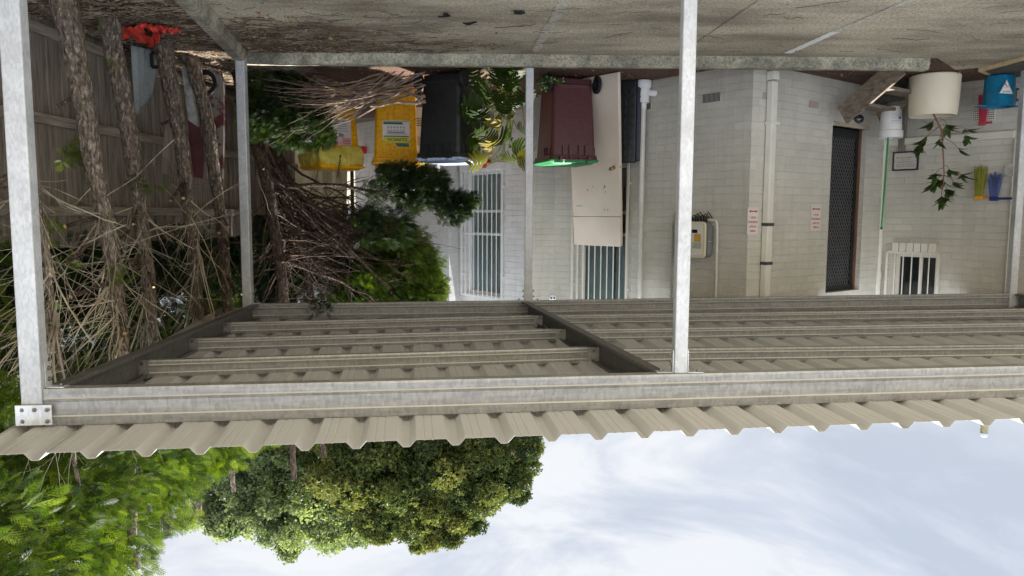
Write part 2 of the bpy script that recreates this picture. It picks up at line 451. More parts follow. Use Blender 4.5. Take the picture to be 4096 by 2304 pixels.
def plastic(name, c, rough=0.38):
    return mat_noise(name, tuple(k*0.9 for k in c[:3]), tuple(min(1, k*1.06) for k in c[:3]), 3.0, rough, 0, 0.12, bdist=0.0015, fine=9)
M_YELLOW = plastic('yellow_plastic', srgb(248, 184, 14))
M_YBAG = mat_noise('yellow_bag_film', srgb(206, 190, 70), srgb(232, 216, 110), 6, 0.35, 0, 0.9, bdist=0.02)
M_MAROON = plastic('maroon_plastic', srgb(84, 39, 43), 0.45)
M_GREENP = plastic('green_lid_plastic', srgb(34, 128, 72), 0.55)
M_BLUELID = plastic('pale_blue_lid_plastic', srgb(176, 194, 222), 0.5)
M_BLUE = plastic('blue_plastic', srgb(26, 70, 150), 0.35)
M_CYAN = plastic('cyan_bucket_plastic', srgb(20, 120, 160), 0.4)
M_BEIGE = mat_noise('beige_door_paint', srgb(224, 208, 190), srgb(236, 222, 206), 1.5, 0.55, 0, 0.05)
M_BRASS = mat_plain('brass', (0.55, 0.42, 0.18), 0.3, 1.0)
M_RED = mat_noise('red_film', srgb(214, 52, 44), srgb(236, 84, 70), 8, 0.4, 0, 0.5, bdist=0.01)
M_PINK = mat_plain('red_bristle', srgb(190, 66, 78)[:3], 0.7)
M_BLACKT = mat_plain('black_print', (0.015, 0.015, 0.015), 0.5)
M_REDT = mat_plain('red_print', srgb(196, 40, 62)[:3], 0.5)
M_GREYT = mat_plain('grey_print', srgb(112, 108, 106)[:3], 0.6)
M_PAPER = mat_plain('white_sign_board', srgb(226, 222, 218)[:3], 0.5, 0, 0.03)
print('base ok')
#@@STRUCTURE
M_FOLD_GLINT = mat_plain('painted_fold_highlight', srgb(204, 202, 194)[:3], 0.35, 0.1, 0.04)  # highlight along the beam and purlin folds, put into the colour
# ================================================================== GROUND
def sheet(name, pts, mat, z0=None, kind='structure', th=None):
    m = MB()
    if th:
        m.prism([(p[0], p[1]) for p in pts], Vector((0, 0, z0 - th)), Vector((-1, 0, 0)), Vector((0, 1, 0)), Vector((0, 0, 1)), th)
    else:
        m.add([L(p[0], p[1], z0) for p in pts], [list(range(len(pts)))])
    o = m.build(name, mat); tag(o, kind=kind); return o
g = MB(); g.add([(-250, -120, -0.03), (250, -120, -0.03), (250, 250, -0.03), (-250, 250, -0.03)], [(0, 1, 2, 3)])
gnd = g.build('ground', mat_concrete('outer_ground', srgb(120, 114, 100), srgb(150, 143, 128), None)); tag(gnd, kind='structure')
g = MB(); gx, gy = 60, 50; vs = []
for j in range(gy+1):
    for i in range(gx+1):
        la = -5.2 + 12.2*i/gx; dd = 3.4 + 9.6*j/gy
        inside = dd < 7.9 and la > kx(dd) - 0.15 if False else False
        vs.append(L(la, dd, -0.012 + 0.0*la))
g.add(vs, [(j*(gx+1)+i, j*(gx+1)+i+1, (j+1)*(gx+1)+i+1, (j+1)*(gx+1)+i) for j in range(gy) for i in range(gx)])
tag(g.build('garden_bed', M_SOIL), kind='structure')

# slab outline in (lat, d): kerb on its right (photo left) and far side
KC = (-2.66, 7.72)                    # inner foot of the kerb corner
def kx(d): return -2.66 + (7.72 - d) * 0.168      # inner foot line of the side kerb
side_near = (kx(-6), -6)
slab_pts = [side_near, KC, (4.35, 7.88), (4.9, 8.5), (5.12, 8.33), (5.32, 7.7), (7.5, 5.2), (14, 3), (14, -6)]
sl = sheet('concrete_slab', slab_pts, M_SLAB, 0.0, th=0.035)
# far kerb and side kerb, with a real upstand
kb = MB()
def kerb_piece(p0, p1, inner_n, w=0.11, h=0.115, trim=0.0):
    a = Vector((p0[0], p0[1])); b = Vector((p1[0], p1[1])); n = Vector(inner_n).normalized()
    o0 = a - n*w; o1 = b - n*w
    vs = []
    for p, z in ((a, -0.02), (a + n*-0.018, h-0.015), (a - n*0.03, h), (o0, h), (o0, -0.05)):
        vs.append(L(p.x, p.y, z))
    q = [b, b + n*-0.018, b - n*0.03, o1, o1]
    zz = [-0.02, h-0.015, h, h, -0.05]
    vs += [L(p.x, p.y, z) for p, z in zip(q, zz)]
    return vs
NS = 60
far0 = (-2.78, 7.717); far1 = (4.28, 7.88)
def kerb_strip(p0, p1, n, name):
    m = MB(); P0 = Vector(p0); P1 = Vector(p1); n = Vector(n).normalized(); k = NS
    prof = [(0, -0.02), (-0.006, 0.04), (-0.016, 0.098), (-0.034, 0.114), (-0.12, 0.112), (-0.125, -0.06)]
    vs = []
    for i in range(k+1):
        c = P0.lerp(P1, i/k); w = random.uniform(-0.003, 0.003)
        for (o, z) in prof:
            q = c + n*(o + w + random.uniform(-0.002, 0.002)); vs.append(L(q.x, q.y, z + random.uniform(-0.0025, 0.0025)))
    r = len(prof); fs = [(i*r+j, i*r+j+1, (i+1)*r+j+1, (i+1)*r+j) for i in range(k) for j in range(r-1)]
    fs += [tuple(range(r)), tuple(k*r+j for j in range(r))[::-1]]
    m.add(vs, fs); o = m.build(name, M_KERB, smooth=True); tag(o, kind='structure'); return o
kerb_strip(far0, far1, (0.02, -1), 'kerb')
d_ = Vector((kx(0)-kx(7.7), 0-7.7)).normalized()
kerb_strip((kx(7.70), 7.70), (kx(-4), -4), (0.986, 0.166), 'kerb')
# pale joint strips and the white paint dash on the slab
def strip(name, a, b, w, mat, z=0.004, jag=0.0):
    a = Vector((a.x, a.y)); b = Vector((b.x, b.y)); d = (b-a); n = Vector((-d.y, d.x)).normalized()
    m = MB(); k = 24 if jag else 1; vs = []
    for i in range(k+1):
        c = a.lerp(b, i/k)
        for s_ in (-1, 1):
            q = c + n*(s_*w/2 + (random.uniform(-jag, jag) if jag else 0)); vs.append(Vector((q.x, q.y, z)))
    m.add(vs, [(2*i, 2*i+1, 2*i+3, 2*i+2) for i in range(k)])
    o = m.build(name, mat); tag(o, kind='structure'); return o
strip('slab_joint', G(2140, 205), G(2330, -120), 0.085, M_SLINE, 0.004, 0.006)
strip('slab_joint', G(3355, 120), G(3900, -110), 0.06, M_SLINE, 0.004, 0.006)
strip('slab_crack', G(2790, 165), G(3075, -30), 0.008, mat_plain('crack_dirt', (0.10, 0.09, 0.075), 0.9), 0.004, 0.003)
wl_ = strip('painted_line', G(3150, 211), G(3345, 124), 0.085, M_WLINE, 0.005, 0.005)
# asphalt edge beyond the slab, with a pale broken rim
ap = [G(3912, 286, 0.03), G(3960, 306, 0.03), G(4010, 318, 0.03), G(4110, 303, 0.03), G(4400, 255, 0.03), G(4700, 120, 0.03), G(4100, 236, 0.03), G(4000, 262, 0.03)]
def inset(pts, s):
    c = sum(pts, Vector()) / len(pts); return [c + (p-c)*s for p in pts]
m = MB(); vs = [p.copy() for p in ap]; m.add([Vector((p.x, p.y, 0.03)) for p in vs] + [Vector((p.x, p.y, -0.05)) for p in vs], [list(range(8))] + [(i, (i+1) % 8, 8+(i+1) % 8, 8+i) for i in range(8)])
tag(m.build('driveway_edge', mat_noise('broken_pale_edge', srgb(196, 170, 128), srgb(222, 200, 160), 14, 0.9, 0, 0.6, bdist=0.01)), kind='structure')
cc = sum(ap, Vector()) / 8; ip = []
for i, p in enumerate(ap):
    v = cc - p; ip.append(p + v.normalized()*(0.05 + 0.02*random.random()))
m = MB(); m.add([Vector((p.x, p.y, 0.036)) for p in ip], [list(range(8))])
tag(m.build('driveway', mat_noise('asphalt', srgb(62, 58, 53), srgb(92, 87, 80), 40, 0.95, 0, 0.8, bdist=0.01)), kind='structure')

# ================================================================== CARPORT
carport = thing('carport', L(0, 6, 0), 'open galvanised steel carport with beige ribbed roof over the concrete slab', 'carport')
def post(name_c, lat0, lat1, d0, d1, z1, mat=M_GALVP, parent=carport, z0=-0.02):
    m = MB(); m.box(L((lat0+lat1)/2, (d0+d1)/2, (z0+z1)/2), (lat1-lat0, d1-d0, z1-z0))
    return m.build('post', mat, parent, bevel=0.009, seg=3)
# beam profile: (out, z) sheet-metal section, out = towards the viewer
def cprof(h, w=0.07, st=0.012):
    a = h*0.25
    return [(0.0, 0.0), (0.004, 0.012), (0.000, a-0.002), (st, a+0.0035), (st*0.35, a+0.022), (0.001, h-a-0.006), (st, h-a), (0.003, h-0.010), (0.0, h), (-w, h), (-w, h-0.02), (-w+0.004, h-0.02), (-w+0.004, h-0.004), (-0.006, h-0.004), (-0.006, 0.004), (-w+0.004, 0.004), (-w+0.004, 0.02), (-w, 0.02), (-w, 0.0)]
def cbeam(name, p0, p1, z0a, z0b, h, mat, parent=carport, flip=False, w=0.07, hb=None):
    """channel whose outer web runs from plan point p0 to p1 (lat,d); z0a/z0b bottom heights"""
    a = Vector(p0); b = Vector(p1); d = (b-a).normalized(); n = Vector((d.y, -d.x))   # towards the camera for left-right runs
    if flip: n = -n
    hb = hb or h
    m = MB(); k = 1
    pa = cprof(h, w); pb = cprof(hb, w)
    va = [L(a.x + n.x*o, a.y + n.y*o, z0a + z) for o, z in pa]
    vb = [L(b.x + n.x*o, b.y + n.y*o, z0b + z) for o, z in pb]
    K = len(pa)
    m.add(va+vb, [(i, (i+1) % K, K+(i+1) % K, K+i) for i in range(K)])
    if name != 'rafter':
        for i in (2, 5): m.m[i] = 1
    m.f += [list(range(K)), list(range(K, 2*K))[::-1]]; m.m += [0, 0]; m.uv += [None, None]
    return m.build(name, [mat, M_FOLD_GLINT], parent)
def yf(lat): return 3.96 + 0.130*(lat+2.52)
ZF = 2.563
def yr(lat): return 7.60 + 0.122*(lat+2.70) if lat < 0.17 else 7.95 + 0.064*(lat-0.17)
post('p', -2.635, -2.520, 3.945, 4.02, 2.70)
post('p', 0.975, 1.055, 4.425, 4.51, 2.563)
post('p', -2.752, -2.660, 7.60, 7.69, 2.69)
post('p', 0.133, 0.216, 7.965, 8.04, 2.545)
post('p', 5.53, 5.612, 8.285, 8.365, 2.62)
cbeam('front_beam', (-2.518, yf(-2.518)), (9.5, yf(9.5)), ZF, ZF, 0.203, M_GALVB)
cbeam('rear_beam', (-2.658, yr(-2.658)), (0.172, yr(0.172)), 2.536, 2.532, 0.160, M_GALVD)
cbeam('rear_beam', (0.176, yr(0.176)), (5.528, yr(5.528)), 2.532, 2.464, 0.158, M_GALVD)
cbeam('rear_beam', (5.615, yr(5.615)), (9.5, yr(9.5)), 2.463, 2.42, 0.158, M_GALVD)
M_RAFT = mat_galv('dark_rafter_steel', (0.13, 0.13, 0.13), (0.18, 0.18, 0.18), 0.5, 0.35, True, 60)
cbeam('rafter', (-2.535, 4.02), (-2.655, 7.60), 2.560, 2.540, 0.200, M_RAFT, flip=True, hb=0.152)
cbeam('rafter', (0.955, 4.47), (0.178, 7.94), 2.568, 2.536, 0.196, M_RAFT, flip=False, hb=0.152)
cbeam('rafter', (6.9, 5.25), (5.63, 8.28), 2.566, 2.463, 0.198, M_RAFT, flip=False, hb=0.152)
def raf_lat(k, d):
    if k == 1: return -2.545 - 0.120*(d-4.02)/3.58
    if k == 2: return 0.945 - 0.777*(d-4.47)/3.47
pur = [((5.09, 1.126), (5.70, 1.13), (-2.60)), ((5.98, 1.11), (6.57, 1.11), 0), ((6.76, 1.09), (7.33, 1.09), 0)]
hp = [0.118, 0.106, 0.104]
for i, (a, b, _) in enumerate(pur):
    la = raf_lat(1, a[0]) + 0.028; lb = raf_lat(2, b[0]) - 0.028
    h = hp[i]
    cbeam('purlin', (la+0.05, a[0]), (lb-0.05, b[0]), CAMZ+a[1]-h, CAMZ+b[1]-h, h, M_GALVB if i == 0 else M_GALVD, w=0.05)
    for (lt, dd, s_) in ((la, a[0], 1), (lb, b[0], -1)):
        m = MB(); zc = CAMZ + (a[1] if s_ == 1 else b[1]) - h/2
        m.box(L(lt + s_*0.014, dd-0.011, zc), (0.088, 0.006, h+0.008))
        m.box(L(lt - s_*0.0285, dd+0.017, zc), (0.006, 0.062, h+0.007))
        br = m.build('bracket', M_GALVD, carport)
        for zz in (-h*0.33, h*0.33):
            mb_ = MB()
            mb_.lathe([(0.001, -0.012), (0.008, -0.011), (0.009, -0.004), (0.013, -0.003), (0.013, 0.0)], L(lt + s_*0.012, dd-0.013, zc+zz), 8, (Vector((1, 0, 0)), Vector((0, 0, 1)), Vector((0, 1, 0))))
            mb_.build('bolt', M_BOLT, br)
for (p0, p1, za, zb, h) in (((0.80, 5.66), (9.5, 6.40), 1.128, 1.122, 0.110), ((0.62, 6.56), (9.5, 7.11), 1.108, 1.022, 0.104), ((0.40, 7.38), (9.5, 7.76), 1.090, 0.972, 0.100)):
    cbeam('purlin', p0, p1, CAMZ+za-h, CAMZ+zb-h, h, M_GALVD, w=0.05)
# corner plate with five bolts, angle cleats
m = MB()
ax_ = (Vector((-1, -0.0, 0)), Vector((0, 1, 0)), Vector((0, 0, 1)))
P = lambda tx, ty: U(tx, ty, 3.93)
c = (P(62, 1621) + P(207, 1703)) / 2
m.prism([(-0.094, -0.056), (0.096, -0.058), (0.096, 0.052), (-0.094, 0.056)], c, Vector((-1, 0.06, 0)).normalized(), Vector((0, 0, 1)), Vector((0, -1, 0)), 0.004)
plate = m.build('corner_plate', M_PLATE, carport, bevel=0.002)
for (tx, ty) in ((88, 1641), (137, 1640), (187, 1640), (91, 1686), (189, 1686)):
    mb_ = MB(); mb_.lathe([(0.001, -0.011), (0.0075, -0.010), (0.0085, -0.004), (0.012, -0.003), (0.012, 0.0)], U(tx, ty, 3.925), 6, (Vector((1, 0, 0)), Vector((0, 0, 1)), Vector((0, 1, 0))))
    mb_.build('bolt', M_BOLT, plate)
def cleat(lat, d, z, s_, w=0.10):
    m = MB(); t = 0.004
    m.box(L(lat + s_*w/2, d+0.035, z+0.0-t), (w, 0.055, t)); m.box(L(lat + s_*t, d+0.035, z-0.07), (t, 0.055, 0.14))
    o = m.build('cleat', M_PLATE, carport)
    m = MB()
    m.lathe([(0.013, 0), (0.013, -0.004), (0.008, -0.005), (0.007, -0.016), (0.001, -0.017)], L(lat + s_*w*0.72, d+0.035, z-t*1.5), 8); m.build('bolt', M_BOLT, o)
    for zz in (-0.045, -0.105):
        m = MB(); m.lathe([(0.013, 0), (0.013, 0.004), (0.008, 0.005), (0.007, 0.014), (0.001, 0.015)], L(lat + s_*t*1.5, d+0.035, z+zz), 8, (Vector((0, 1, 0)), Vector((0, 0, 1)), Vector((-s_, 0, 0)))); m.build('bolt', M_BOLT, o)
cleat(1.056, 4.43, 2.562, 1); cleat(0.974, 4.43, 2.562, -1); cleat(-2.519, 3.97, 2.562, 1)
cleat(0.217, 7.97, 2.534, 1, 0.08); cleat(0.132, 7.97, 2.534, -1, 0.08); cleat(-2.659, 7.61, 2.537, 1, 0.08)

# ribbed roof sheets: ribs run front to back
AL = math.atan(0.136); EU = Vector((math.cos(AL), math.sin(AL))); EV = Vector((-math.sin(AL), math.cos(AL)))
O2 = Vector((-2.63, 3.49)); ZR0 = 2.778; RS = -0.0205; PIT = 0.2545
NR = 46; RB = 12
prof = []     # (u, dz) over one pitch
per = [(0.0, 0), (0.022, 0), (0.052, 0.034), (0.057, 0.036), (0.087, 0.036), (0.092, 0.034), (0.122, 0), (0.158, 0), (0.163, 0.0035), (0.170, 0), (0.202, 0), (0.207, 0.0035), (0.214, 0)]
lines = []
for i in range(NR):
    for (u, z) in per: lines.append((i*PIT + u, z))
lines.append((NR*PIT, 0))
def roof_pt(u, v, dz): q = O2 + EU*u + EV*v; return L(q.x, q.y, ZR0 + RS*v - 0.0030*max(0, u-2.5)*v + dz)
def vend(u):
    v = 4.0
    for _ in range(6):
        q = O2 + EU*u + EV*v; v += (yr(min(max(q.x, -3), 9.5)) + 0.85 - q.y)  # unseen overrun past the rear beam, added to shade the slab
    return v
vs = []; fs = []; K = len(lines)
for th in (0.0, 0.0012):
    for (u, z) in lines:
        ve = vend(u)
        vs.append(roof_pt(u, 0, z+th)); vs.append(roof_pt(u, ve, z+th))
for i in range(K-1):
    fs.append((2*i, 2*i+1, 2*i+3, 2*i+2)); o = 2*K; fs.append((o+2*i+2, o+2*i+3, o+2*i+1, o+2*i))
    fs.append((2*i, 2*i+2, o+2*i+2, o+2*i)); fs.append((2*i+1, o+2*i+1, o+2*i+3, 2*i+3))
fs.append((0, 2*K, 2*K+1, 1))
m = MB(); m.add(vs, fs); m.build('roof_sheet', M_ROOF, carport)
# lap seams: every third rib carries the lip of the next sheet
m = MB()
for i in range(1, NR, 3):
    u0 = i*PIT + 0.119; ve = vend(u0)
    q = [(u0-0.030, 0.0355), (u0+0.006, -0.0035), (u0+0.010, -0.0035), (u0-0.024, 0.0345)]
    a = [roof_pt(u, -0.004, z-0.0025) for u, z in q]; b = [roof_pt(u, ve, z-0.0025) for u, z in q]
    m.add(a+b, [(0, 1, 2, 3), (4, 7, 6, 5)] + [(k, (k+1) % 4, 4+(k+1) % 4, 4+k) for k in range(4)])
m.build('lap_edge', M_ROOF, carport)
# roofing screws showing between rib and beams
for i in range(NR):
    for dd in (0.0,):
        m = MB()
        u = i*PIT + 0.072
        lat = O2.x + EU.x*u
        if lat > 9: continue
        q0 = O2 + EU*u; v = (yf(q0.x) + 0.012 - q0.y) / EV.y
        m.tube([roof_pt(u, v, 0.036), roof_pt(u, v, -0.012)], 0.003, 5); m.build('roof_screw', M_BOLT, carport)

# ================================================================== HOUSE
house = thing('brick_house', L(1.5, 12, 0), 'off-white painted brick building with barred windows behind the carport', 'building')
A_ = Vector((0.643, -0.766)); B_ = Vector((0.8, 0.6))
class Wall:
    def __init__(s, P, d): s.P = Vector(P); s.d = Vector(d).normalized(); n = Vector((s.d.y, -s.d.x)); s.n = n
    def pt(s, q, z, n=0.0):
        p = s.P + s.d*q + s.n*n; return L(p.x, p.y, z)
    def hit(s, tx, ty, n=0.0):
        r = ray(tx, ty); r2 = Vector((-r.x, r.y)); Q = s.P + s.n*n
        t = (Q.x*s.n.x + Q.y*s.n.y) / (r2.x*s.n.x + r2.y*s.n.y)
        h = r2*t - s.P
        return h.dot(s.d), CAMZ + r.z*t
    @property
    def U3(s): return Vector((-s.d.x, s.d.y, 0))
    @property
    def N3(s): return Vector((-s.n.x, s.n.y, 0))
C1 = Vector((0.591, 10.58)); 
WD = Wall(C1, A_)                         # wall with leaning door and inverter; normal faces the photo's left
C2s = 3.086; C2 = C1 + A_*C2s
WE = Wall(C2, B_)
WCl = 0.472; WC = Wall(C1 - B_*WCl, B_)
WB = Wall(Vector((-0.868, 12.25)), A_)
WA = Wall(Vector((-0.99, 11.75)) - A_*3.0, A_)
EL = 1.87                                  # length of the wall with the screen door
C3 = C2 + B_*2.937
WF = Wall(C3, A_)
print('WD n', WD.n, 'C2', C2, 'C3', C3)
ZT = 3.2
def panel(m, W, s0, s1, z0, z1, holes=(), mi=0, n=0.0, u0=0.0):
    xs = sorted({s0, s1, *[h[0] for h in holes], *[h[1] for h in holes]}); zs = sorted({z0, z1, *[h[2] for h in holes], *[h[3] for h in holes]})
    for i in range(len(xs)-1):
        for j in range(len(zs)-1):
            cx = (xs[i]+xs[i+1])/2; cz = (zs[j]+zs[j+1])/2
            if any(h[0] < cx < h[1] and h[2] < cz < h[3] for h in holes): continue
            q = [(xs[i], zs[j]), (xs[i+1], zs[j]), (xs[i+1], zs[j+1]), (xs[i], zs[j+1])]
            m.add([W.pt(a, b, n) for a, b in q], [(0, 1, 2, 3)], mi, [[(a+u0, b) for a, b in q]])
def reveal(m, W, h, dep, mi=0):
    s0, s1, z0, z1 = h
    for q, uv in (([(s0, z0, 0), (s0, z1, 0), (s0, z1, -dep), (s0, z0, -dep)], [(0, z0), (0, z1), (dep, z1), (dep, z0)]),
                  ([(s1, z0, 0), (s1, z1, 0), (s1, z1, -dep), (s1, z0, -dep)], [(0, z0), (0, z1), (dep, z1), (dep, z0)]),
                  ([(s0, z1, 0), (s1, z1, 0), (s1, z1, -dep), (s0, z1, -dep)], [(s0, 0), (s1, 0), (s1, dep), (s0, dep)]),
                  ([(s0, z0, 0), (s1, z0, 0), (s1, z0, -dep), (s0, z0, -dep)], [(s0, 0), (s1, 0), (s1, dep), (s0, dep)])):
        m.add([W.pt(a, b, c) for a, b, c in q], [(0, 1, 2, 3)], mi, [uv])
# openings measured on the photograph
s0, z0 = WB.hit(1866, 690); s1, _ = WB.hit(2013, 690); _, z1 = WB.hit(1940, 1180)
HB = (s0, s1, z0, z1)
s0, z1 = WD.hit(2312, 1198); s1, _ = WD.hit(2507, 1190); _, z0 = WD.hit(2490, 655)
HD = (s0, s1, z0, 2.86)
s0, zb = WF.hit(3578, 1012); s1, _ = WF.hit(3752, 1012)
HF = (s0, s1, zb, 2.72)
sd0, zd0 = WE.hit(3322, 508, -0.10); sd1, _ = WE.hit(3437, 514, -0.10); _, zd1 = WE.hit(3365, 1160, -0.10)
HE = (sd0 - 0.12, sd1, zd0, zd1)
print('HB', HB, 'HD', HD, 'HF', HF, 'HE', HE)
m = MB()
panel(m, WD, 0, C2s, -0.05, ZT, [HD]); reveal(m, WD, HD, 0.11)
panel(m, WC, 0, WCl, -0.05, ZT)
panel(m, WE, 0, 2.937, -0.05, ZT, [HE]); reveal(m, WE, HE, 0.13)
panel(m, WF, 0, 6.0, -0.05, ZT, [HF]); reveal(m, WF, HF, 0.11)
wall_main = m.build('wall', M_BRICK, house)
m = MB()
panel(m, WB, 0.0, 1.69, -0.05, ZT, [HB]); reveal(m, WB, HB, 0.12)
panel(m, WA, 0.0, 3.0, -0.05, ZT)
m.build('wall', M_BRICK_SKYLIT, house)
m = MB()
pa = C1 - B_*WCl; pe = WB.P + A_*1.69; Wr = Wall(pe, pa - pe)
panel(m, Wr, 0, (pa-pe).length, -0.05, ZT)
pA = WA.P + A_*3.0; Wq = Wall(pA, WB.P - pA); panel(m, Wq, 0, (WB.P - pA).length, -0.05, ZT)
m.build('wall', M_BRICK_SKYLIT, house)
# eaves / roof following the walls
rp = [WA.P, WA.P + A_*3.0, WB.P, WB.P + A_*1.69, C1 - B_*WCl, C1, C2, C3, C3 + A_*6.0]
off = []
def nrm(a, b): d = (b-a).normalized(); return Vector((d.y, -d.x))
for i, p in enumerate(rp):
    n = Vector((0, 0))
    if i > 0: n += nrm(rp[i-1], p)
    if i < len(rp)-1: n += nrm(p, rp[i+1])
    n.normalize(); off.append(p + n*(0.03 if i < 4 else 0.30))
back = [C3 + A_*6.0 + B_*5, Vector((9.0, 19.0)), Vector((-2, 22.0))]
poly = [(p.x, p.y) for p in off + back]
m = MB(); m.prism(poly, Vector((0, 0, ZT)), Vector((-1, 0, 0)), Vector((0, 1, 0)), Vector((0, 0, 1)), 0.16)
m.build('roof', mat_noise('roof_fascia', srgb(150, 140, 128), srgb(170, 160, 148), 3, 0.7), house)
# flue pipe above the roof, capped
q = U(3936, 1735, 9.8); m = MB()
m.tube([Vector((q.x, q.y, ZT)), Vector((q.x, q.y, 4.50))], 0.046, 16)
fl = m.build('flue_pipe', mat_noise('weathered_pipe', srgb(120, 112, 84), srgb(168, 160, 130), 9, 0.5, 0.3), house, smooth=True)
m = MB(); m.lathe([(0.001, 0.05), (0.03, 0.05), (0.053, 0.035), (0.053, 0.0), (0.047, 0.0)], Vector((q.x, q.y, 4.495)), 16)
m.build('cap', M_BLUELID, fl, smooth=True)

# ---- windows
def mat_glass(name, tint=(0.9, 0.95, 0.95, 1), refl=0.35):
    m, N, K, B = newmat(name)
    tr = N.new('ShaderNodeBsdfTransparent'); tr.inputs['Color'].default_value = tint
    gl = N.new('ShaderNodeBsdfGlossy'); gl.inputs['Roughness'].default_value = 0.06
    fr = N.new('ShaderNodeFresnel'); fr.inputs['IOR'].default_value = 1.6
    ms = N.new('ShaderNodeMixShader'); K.new(fr.outputs[0], ms.inputs[0]); K.new(tr.outputs[0], ms.inputs[1]); K.new(gl.outputs[0], ms.inputs[2])
    o = [n for n in N if n.type == 'OUTPUT_MATERIAL'][0]; K.new(ms.outputs[0], o.inputs['Surface'])
    return m
M_GLASS = mat_glass('window_glass')
M_BLIND = mat_noise('pale_blue_blind', srgb(186, 206, 212), srgb(206, 222, 226), 2, 0.8, 0, 0.03)
M_BLINDD = mat_noise('grey_green_blind', srgb(150, 166, 168), srgb(172, 188, 190), 2, 0.8, 0, 0.03)
M_ALU = mat_plain('dark_aluminium', srgb(112, 112, 112)[:3], 0.4, 0.4)
def win(W, H, dep, bars, blind, fmat, barmat, mulls=(), trans=(), cage=0.05, wid=0.045, frame_d=0.03, rails=(), vb=True, bt=0.008):
    s0, s1, z0, z1 = H
    m = MB()
    def vb_(s, za, zb, w, d, n, mm=None):
        (mm or m).box((W.pt(s, (za+zb)/2, n)), (w, d, zb-za), (W.U3, W.N3, Vector((0, 0, 1))))
    def hb_(z, sa, sb, h, d, n, mm=None):
        (mm or m).box((W.pt((sa+sb)/2, z, n)), (sb-sa, d, h), (W.U3, W.N3, Vector((0, 0, 1))))
    vb_(s0+wid/2, z0, z1, wid, frame_d, -dep+0.02); vb_(s1-wid/2, z0, z1, wid, frame_d, -dep+0.02)
    hb_(z0+wid/2, s0+wid, s1-wid, wid, frame_d, -dep+0.02); hb_(z1-wid/2, s0+wid, s1-wid, wid, frame_d, -dep+0.02)
    for s_ in mulls: vb_(s_, z0+wid, z1-wid, 0.04, frame_d-0.004, -dep+0.02)
    for z_ in trans: hb_(z_, s0+wid, s1-wid, 0.04, frame_d-0.006, -dep+0.02)
    w = m.build('window', fmat, house, bevel=0.002)
    m2 = MB(); m2.add([W.pt(s0+.01, z0+.01, -dep+0.012), W.pt(s1-.01, z0+.01, -dep+0.012), W.pt(s1-.01, z1-.01, -dep+0.012), W.pt(s0+.01, z1-.01, -dep+0.012)], [(3, 2, 1, 0)]); m2.build('pane', M_GLASS, w)
    # blind: vertical folds
    m3 = MB(); k = 60; vs = []
    for i in range(k+1):
        s_ = s0+0.01+(s1-s0-0.02)*i/k; n = -dep-0.02+0.0022*math.sin(i*1.9)
        vs += [W.pt(s_, z0+0.01, n), W.pt(s_, z1-0.01, n)]
    m3.add(vs, [(2*i, 2*i+2, 2*i+3, 2*i+1) for i in range(k)]); m3.build('blind', blind, w, smooth=True)
    if bars:
        m4 = MB(); a = s0-0.07; b = s1+0.03
        hb_(z0-0.01, a, b, 0.028, 0.02, cage, m4); hb_(min(z1+0.03, ZT-0.1), a, b, 0.028, 0.02, cage, m4)
        vb_(a, z0-0.01, z1+0.03, 0.03, 0.022, cage, m4); vb_(b, z0-0.01, z1+0.03, 0.03, 0.022, cage, m4)
        for r in rails: hb_(r, a, b, 0.018, 0.014, cage-0.001, m4)
        for i in range(1, bars+1):
            s_ = a + (b-a)*i/(bars+1)
            m4.tube([W.pt(s_, z0-0.02, cage+0.012), W.pt(s_, z1+0.03, cage+0.012)], bt, 6)
        for (aa, zz) in ((a, z0+0.25), (b, z0+0.25), (a, z1-0.3), (b, z1-0.3)): m4.box(W.pt(aa, zz, cage/2), (0.02, cage, 0.03), (W.U3, W.N3, Vector((0, 0, 1))))
        m4.build('security_bars', barmat, w)
    return w
_, zt1 = WB.hit(1940, 845); _, zt2 = WB.hit(1940, 937); sm, _ = WB.hit(1965, 1000)
w = win(WB, HB, 0.10, 8, M_BLIND, M_WHITE, M_WHITE, mulls=(), trans=(zt1, zt2), rails=(zt2,))
m = MB(); m.box(WB.pt(sm, (zt1+HB[3])/2, -0.085), (0.03, 0.012, HB[3]-zt1-0.08), (WB.U3, WB.N3, Vector((0, 0, 1)))); m.build('sash', M_ALU, w)
m = MB(); m.box(WB.pt((HB[0]+HB[1])/2, HB[2]-0.065, 0.03), (HB[1]-HB[0]+0.16, 0.10, 0.10), (WB.U3, WB.N3, Vector((0, 0, 1)))); m.build('sill', M_WHITE, w, bevel=0.004)
_, zt1 = WD.hit(2490, 850); _, zt2 = WD.hit(2490, 940); sm, _ = WD.hit(2435, 1100)
w = win(WD, HD, 0.10, 8, M_BLINDD, M_TRIM, M_TRIM, trans=(zt1, zt2), rails=())
m = MB(); m.box(WD.pt(sm, (zt2+HD[3])/2, -0.085), (0.03, 0.012, HD[3]-zt2-0.08), (WD.U3, WD.N3, Vector((0, 0, 1)))); m.box(WD.pt((HD[0]+HD[1])/2, HD[2]+0.05, -0.085), (HD[1]-HD[0]-0.1, 0.012, 0.5), (WD.U3, WD.N3, Vector((0, 0, 1)))); m.build('sash', M_ALU, w)
sm1, _ = WF.hit(3672, 1100)
w = win(WF, HF, 0.10, 5, M_DARK, M_TRIM, M_TRIM, mulls=(sm1,), cage=0.05)
m = MB()   # brick sill of upright bricks
n_ = 6; sa, za = WF.hit(3575, 1003); sb, _ = WF.hit(3750, 1003)
for i in range(n_):
    a = sa + (sb-sa)*i/n_; b = sa + (sb-sa)*(i+1)/n_ - 0.008
    m.box(WF.pt((a+b)/2, HF[2]-0.085, 0.022), (b-a, 0.075, 0.115), (WF.U3, WF.N3, Vector((0, 0, 1))))
m.build('sill', M_TRIM, w, bevel=0.005)
